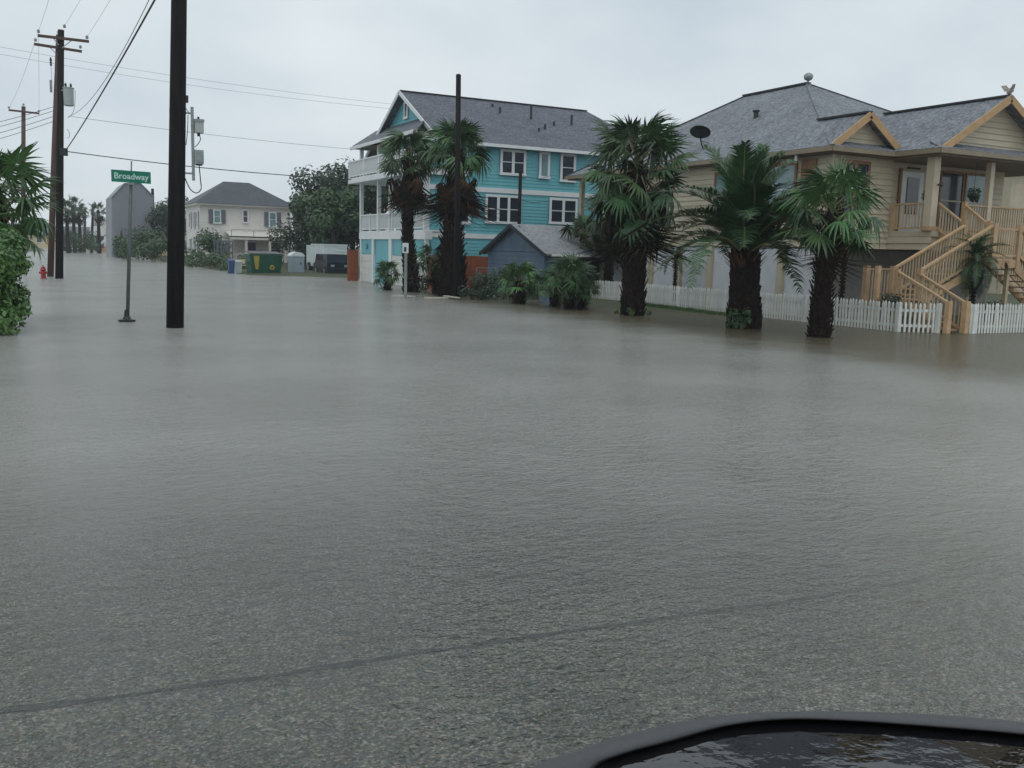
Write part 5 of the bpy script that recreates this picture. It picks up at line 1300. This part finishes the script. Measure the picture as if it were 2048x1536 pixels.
# ------------------------------------------------------------------ things on the yellow house
db = onX(1406, 304, 24.55); dc = onX(1400, 266, 24.3)
t = thing('satellite_dish', 'black satellite dish on a bent mast on the grey hip roof', 'satellite dish', db)
n_ = (V(-.4, -.75, .62)).normalized(); a_ = n_.cross(V(0, 0, 1)).normalized(); b_ = a_.cross(n_)
m = MB(); R_ = .40; rings = 5; N_ = 20
for i in range(rings+1):
    r_ = R_*i/rings
    for j in range(N_):
        th = 2*math.pi*j/N_; m.v.append(dc+a_*r_*1.05*math.cos(th)+b_*r_*.85*math.sin(th)+n_*.45*r_*r_)
for i in range(rings):
    for j in range(N_): m.f.append((i*N_+j, i*N_+(j+1) % N_, (i+1)*N_+(j+1) % N_, (i+1)*N_+j))
k0 = len(m.v); m.v += [v-n_*.02 for v in m.v[:k0]]; m.f += [tuple(k0+q for q in reversed(f)) for f in list(m.f)]
m.build('reflector', 'dish_black', t, smooth=True)
MB().tube([db-V(0, 0, .15), db+V(0, 0, .12), lerp(db, dc, .55)-n_*.06, dc-n_*.05], .025, 8).build('mast', 'dish_black', t)
MB().tube([lerp(db, dc, .6), db+V(.18, -.1, .35), db+V(.1, 0, -.0)], .012, 6).build('strut', 'dish_black', t)
fa = dc-b_*.33; MB().tube([fa, dc+n_*.42-b_*.12], .014, 6).build('feed_arm', 'dish_black', t); MB().box(dc+n_*.42-b_*.12-V(.05, .05, .05), dc+n_*.42-b_*.12+V(.05, .05, .05)).build('feed_horn', 'dish_black', t)
MB().box(db-V(.12, .12, .14), db+V(.12, .12, .01)).build('foot_plate', 'dish_black', t)
ob = V(30.0, 21.34, 7.66)
t = thing('roof_ornament', 'weathered pale bird shaped ornament on the front gable peak', 'ornament', ob)
m = MB(); m.lathe(ob, [(.1, -.05), (.13, .0), (.06, .06), (.05, .1)], 10); m.build('base', 'statue', t)
m = MB(); m.tube([ob+V(-.16, 0, .1), ob+V(-.06, 0, .17), ob+V(.05, 0, .23), ob+V(.12, 0, .31)], [.03, .1, .095, .03], 8); m.build('body', 'statue', t, smooth=True)
m = MB(); m.tube([ob+V(.1, 0, .28), ob+V(.13, 0, .36), ob+V(.21, 0, .34)], [.04, .05, .012], 8); m.build('head', 'statue', t, smooth=True)
for s in (-1, 1): MB().prism([ob+V(-.16, s*.07, .16), ob+V(.06, s*.08, .27), ob+V(-.02, s*.16, .4), ob+V(-.2, s*.2, .36)], (.0, s*.025, .0)).build('wing', 'statue', t)
for i, (px, py, Y, lab) in enumerate(((1947, 392, 22.0, 'dark hanging basket plant between the porch columns'), (1857, 395, 22.6, 'dark hanging basket plant behind the corner porch column'))):
    c = onY(px, py, Y); t = thing('hanging_basket', lab, 'plant', (c.x, Y, c.z))
    m = MB(); m.lathe(c-V(0, 0, .15), [(.05, 0), (.13, .04), (.17, .14), (.16, .16)], 12); m.build('pot', 'lamp_black', t)
    m = MB(); leaves(m, [(c+V(0, 0, .08), .24), (c+V(.08, 0, -.05), .17)], 260, .1, 300+i); m.build('foliage', 'leaf_dark', t)
    m = MB(); m.tube([c, V(c.x, Y, 5.47)], .008, 4); m.build('hanger', 'lamp_black', t)

# ------------------------------------------------------------------ the vehicle the picture is taken from: door and side mirror
gt = math.radians(10.0); hf = V(math.sin(YAW), math.cos(YAW), 0)
ng = V(0, 0, math.cos(gt))+hf*math.sin(gt)
q0 = CAM+ray(1560, 1470).normalized()*.62
def onm(px, py, lift=0.0):
    d = ray(px, py); return CAM+d*(((q0+ng*lift)-CAM).dot(ng)/d.dot(ng))
outer = [(1010, 1600), (1062, 1536), (1140, 1506), (1250, 1470), (1400, 1437), (1550, 1424), (1700, 1423), (1880, 1430), (2048, 1444), (2150, 1460), (2230, 1500), (2260, 1560), (2240, 1640), (1980, 1690), (1600, 1700), (1250, 1690), (1040, 1660)]
inner = [(1150, 1600), (1188, 1536), (1250, 1508), (1340, 1484), (1455, 1453), (1570, 1440), (1700, 1443), (1865, 1455), (2030, 1469), (2110, 1482), (2165, 1512), (2185, 1560), (2170, 1610), (1950, 1640), (1600, 1648), (1300, 1642), (1170, 1628)]
def smooth_loop(pts, k=6):
    out = []; n = len(pts)
    for i in range(n):
        p0, p1, p2, p3 = [Vector(pts[(i+j) % n]) for j in (-1, 0, 1, 2)]
        for s in range(k):
            u = s/k; out.append(.5*((2*p1)+(p2-p0)*u+(2*p0-5*p1+4*p2-p3)*u*u+(3*p1-p0-3*p2+p3)*u**3))
    return out
so_, si_ = smooth_loop(outer), smooth_loop(inner); n = len(so_)
cb = CAM+hf*.42; side = V(math.cos(YAW), -math.sin(YAW), 0)
t = thing('car_door', 'black car door with a glossy side mirror edged by a grey rim', 'car', (cb.x, cb.y, 0))
m = MB(); rows = [[onm(*p, lift=l_) for p in [o.lerp(i_, f) for o, i_ in zip(so_, si_)]] for f, l_ in ((0, -.03), (0, -.004), (.12, .0), (.5, .0015), (.88, .0), (1, -.004))]
for r_ in rows: m.v += r_
for k in range(len(rows)-1):
    for j in range(n): m.f.append((k*n+j, k*n+(j+1) % n, (k+1)*n+(j+1) % n, (k+1)*n+j))
m.build('mirror_rim', 'mirror_rim', t, smooth=True)
mg = bpy.data.materials.new('mirror_face'); mg.use_nodes = True; N = mg.node_tree.nodes; L = mg.node_tree.links; b = N['Principled BSDF']
b.inputs['Base Color'].default_value = (.003, .003, .004, 1); b.inputs['Roughness'].default_value = .04; b.inputs['IOR'].default_value = 1.42
tcn = N.new('ShaderNodeTexCoord'); nn_ = N.new('ShaderNodeTexNoise'); nn_.inputs['Scale'].default_value = 55; nn_.inputs['Detail'].default_value = 3; L.new(tcn.outputs['Object'], nn_.inputs['Vector'])
bpn = N.new('ShaderNodeBump'); bpn.inputs['Strength'].default_value = .09; bpn.inputs['Distance'].default_value = .004; L.new(nn_.outputs['Fac'], bpn.inputs['Height']); L.new(bpn.outputs[0], b.inputs['Normal'])
MATS['mirror_face'] = mg
m = MB(); m.poly(*[onm(*p, lift=-.004) for p in si_]); m.build('mirror_face', 'mirror_face', t)
m = MB(); top_ = [onm(*p, lift=-.03) for p in so_]; bot_ = [p-V(0, 0, .10) for p in top_]; c_ = sum(bot_, V(0, 0, 0))/n; bot_ = [c_+(p-c_)*.7 for p in bot_]
m.v += top_+bot_
for j in range(n): m.f.append((j, (j+1) % n, n+(j+1) % n, n+j))
m.f.append(tuple(range(2*n-1, n-1, -1))); m.build('mirror_housing', 'mirror_black', t, smooth=True)
pc = c_+V(0, 0, .02); dp = cb+side*.45+V(0, 0, -.62)
MB().tube([pc, lerp(pc, dp, .5)+V(0, 0, -.02), dp], [.035, .03, .04], 8).build('mirror_arm', 'mirror_black', t)
dz0, dz1 = .42, 1.42
def DB(s, f, z): p = CAM+hf*f+side*s; return V(p.x, p.y, z)
m = MB()
prof = [(.44, .42), (.50, .55), (.53, .9), (.52, 1.2), (.47, 1.40), (.40, 1.42), (.38, 1.38), (.38, .42)]
for s in (-.75, .85): m.v += [DB(s, f, z) for f, z in prof]
k = len(prof)
for j in range(k): m.f.append((j, (j+1) % k, k+(j+1) % k, k+j))
m.f += [tuple(range(k-1, -1, -1)), tuple(range(k, 2*k))]; m.build('door_panel', 'mirror_black', t)
MB().bar(DB(-.5, .545, 1.12), DB(-.28, .545, 1.12), .03, .03).build('door_handle', 'mirror_black', t)
MB().hexa([DB(-.8, .36, -.02), DB(.9, .36, -.02), DB(.9, .5, -.02), DB(-.8, .5, -.02), DB(-.8, .36, .40), DB(.9, .36, .40), DB(.9, .5, .40), DB(-.8, .5, .40)]).build('sill', 'mirror_black', t)

GROUPS = {'utility_pole': 'wooden utility poles along the street', 'overhead_wire': 'overhead wires', 'floating_board': 'boards floating on the flood', 'picket_fence': 'white picket fences', 'board_fence': 'rust orange board fences', 'wheeled_bin': 'bins by the dumpster', 'hanging_basket': 'hanging baskets on the porch', 'parked_car': 'parked vehicles', 'tree': 'dark trees beyond the houses', 'shrub': 'shrubs', 'feather_palm': 'small feather palms in the yellow yard', 'hedge': 'hedges'}
for o in list(COL.objects):
    if o.parent is None and 'label' in o and 'group' not in o:
        nm = o.name.split('.')[0]
        if nm == 'fan_palm': o['group'] = 'young fan palms on the verge' if 'young' in o['label'] else ('distant fan palms' if 'distant' in o['label'] else 'grown fan palms')
        elif nm in GROUPS: o['group'] = GROUPS[nm]
# ------------------------------------------------------------------ rain haze
hm = bpy.data.materials.new('rain_air'); hm.use_nodes = True; N = hm.node_tree.nodes; L = hm.node_tree.links
for nd in list(N):
    if nd.type != 'OUTPUT_MATERIAL': N.remove(nd)
pv = N.new('ShaderNodeVolumePrincipled'); pv.inputs['Color'].default_value = (.86, .9, .94, 1); pv.inputs['Density'].default_value = .0005; pv.inputs['Anisotropy'].default_value = .2
om = [nd for nd in N if nd.type == 'OUTPUT_MATERIAL'][0]; L.new(pv.outputs[0], om.inputs['Volume']); MATS['rain_air'] = hm
tag(MB().box((-1700, -1000, -1.3), (1700, 2500, 14.6)).build('haze', 'rain_air'), 'thin grey rain haze filling the air', kind='stuff')
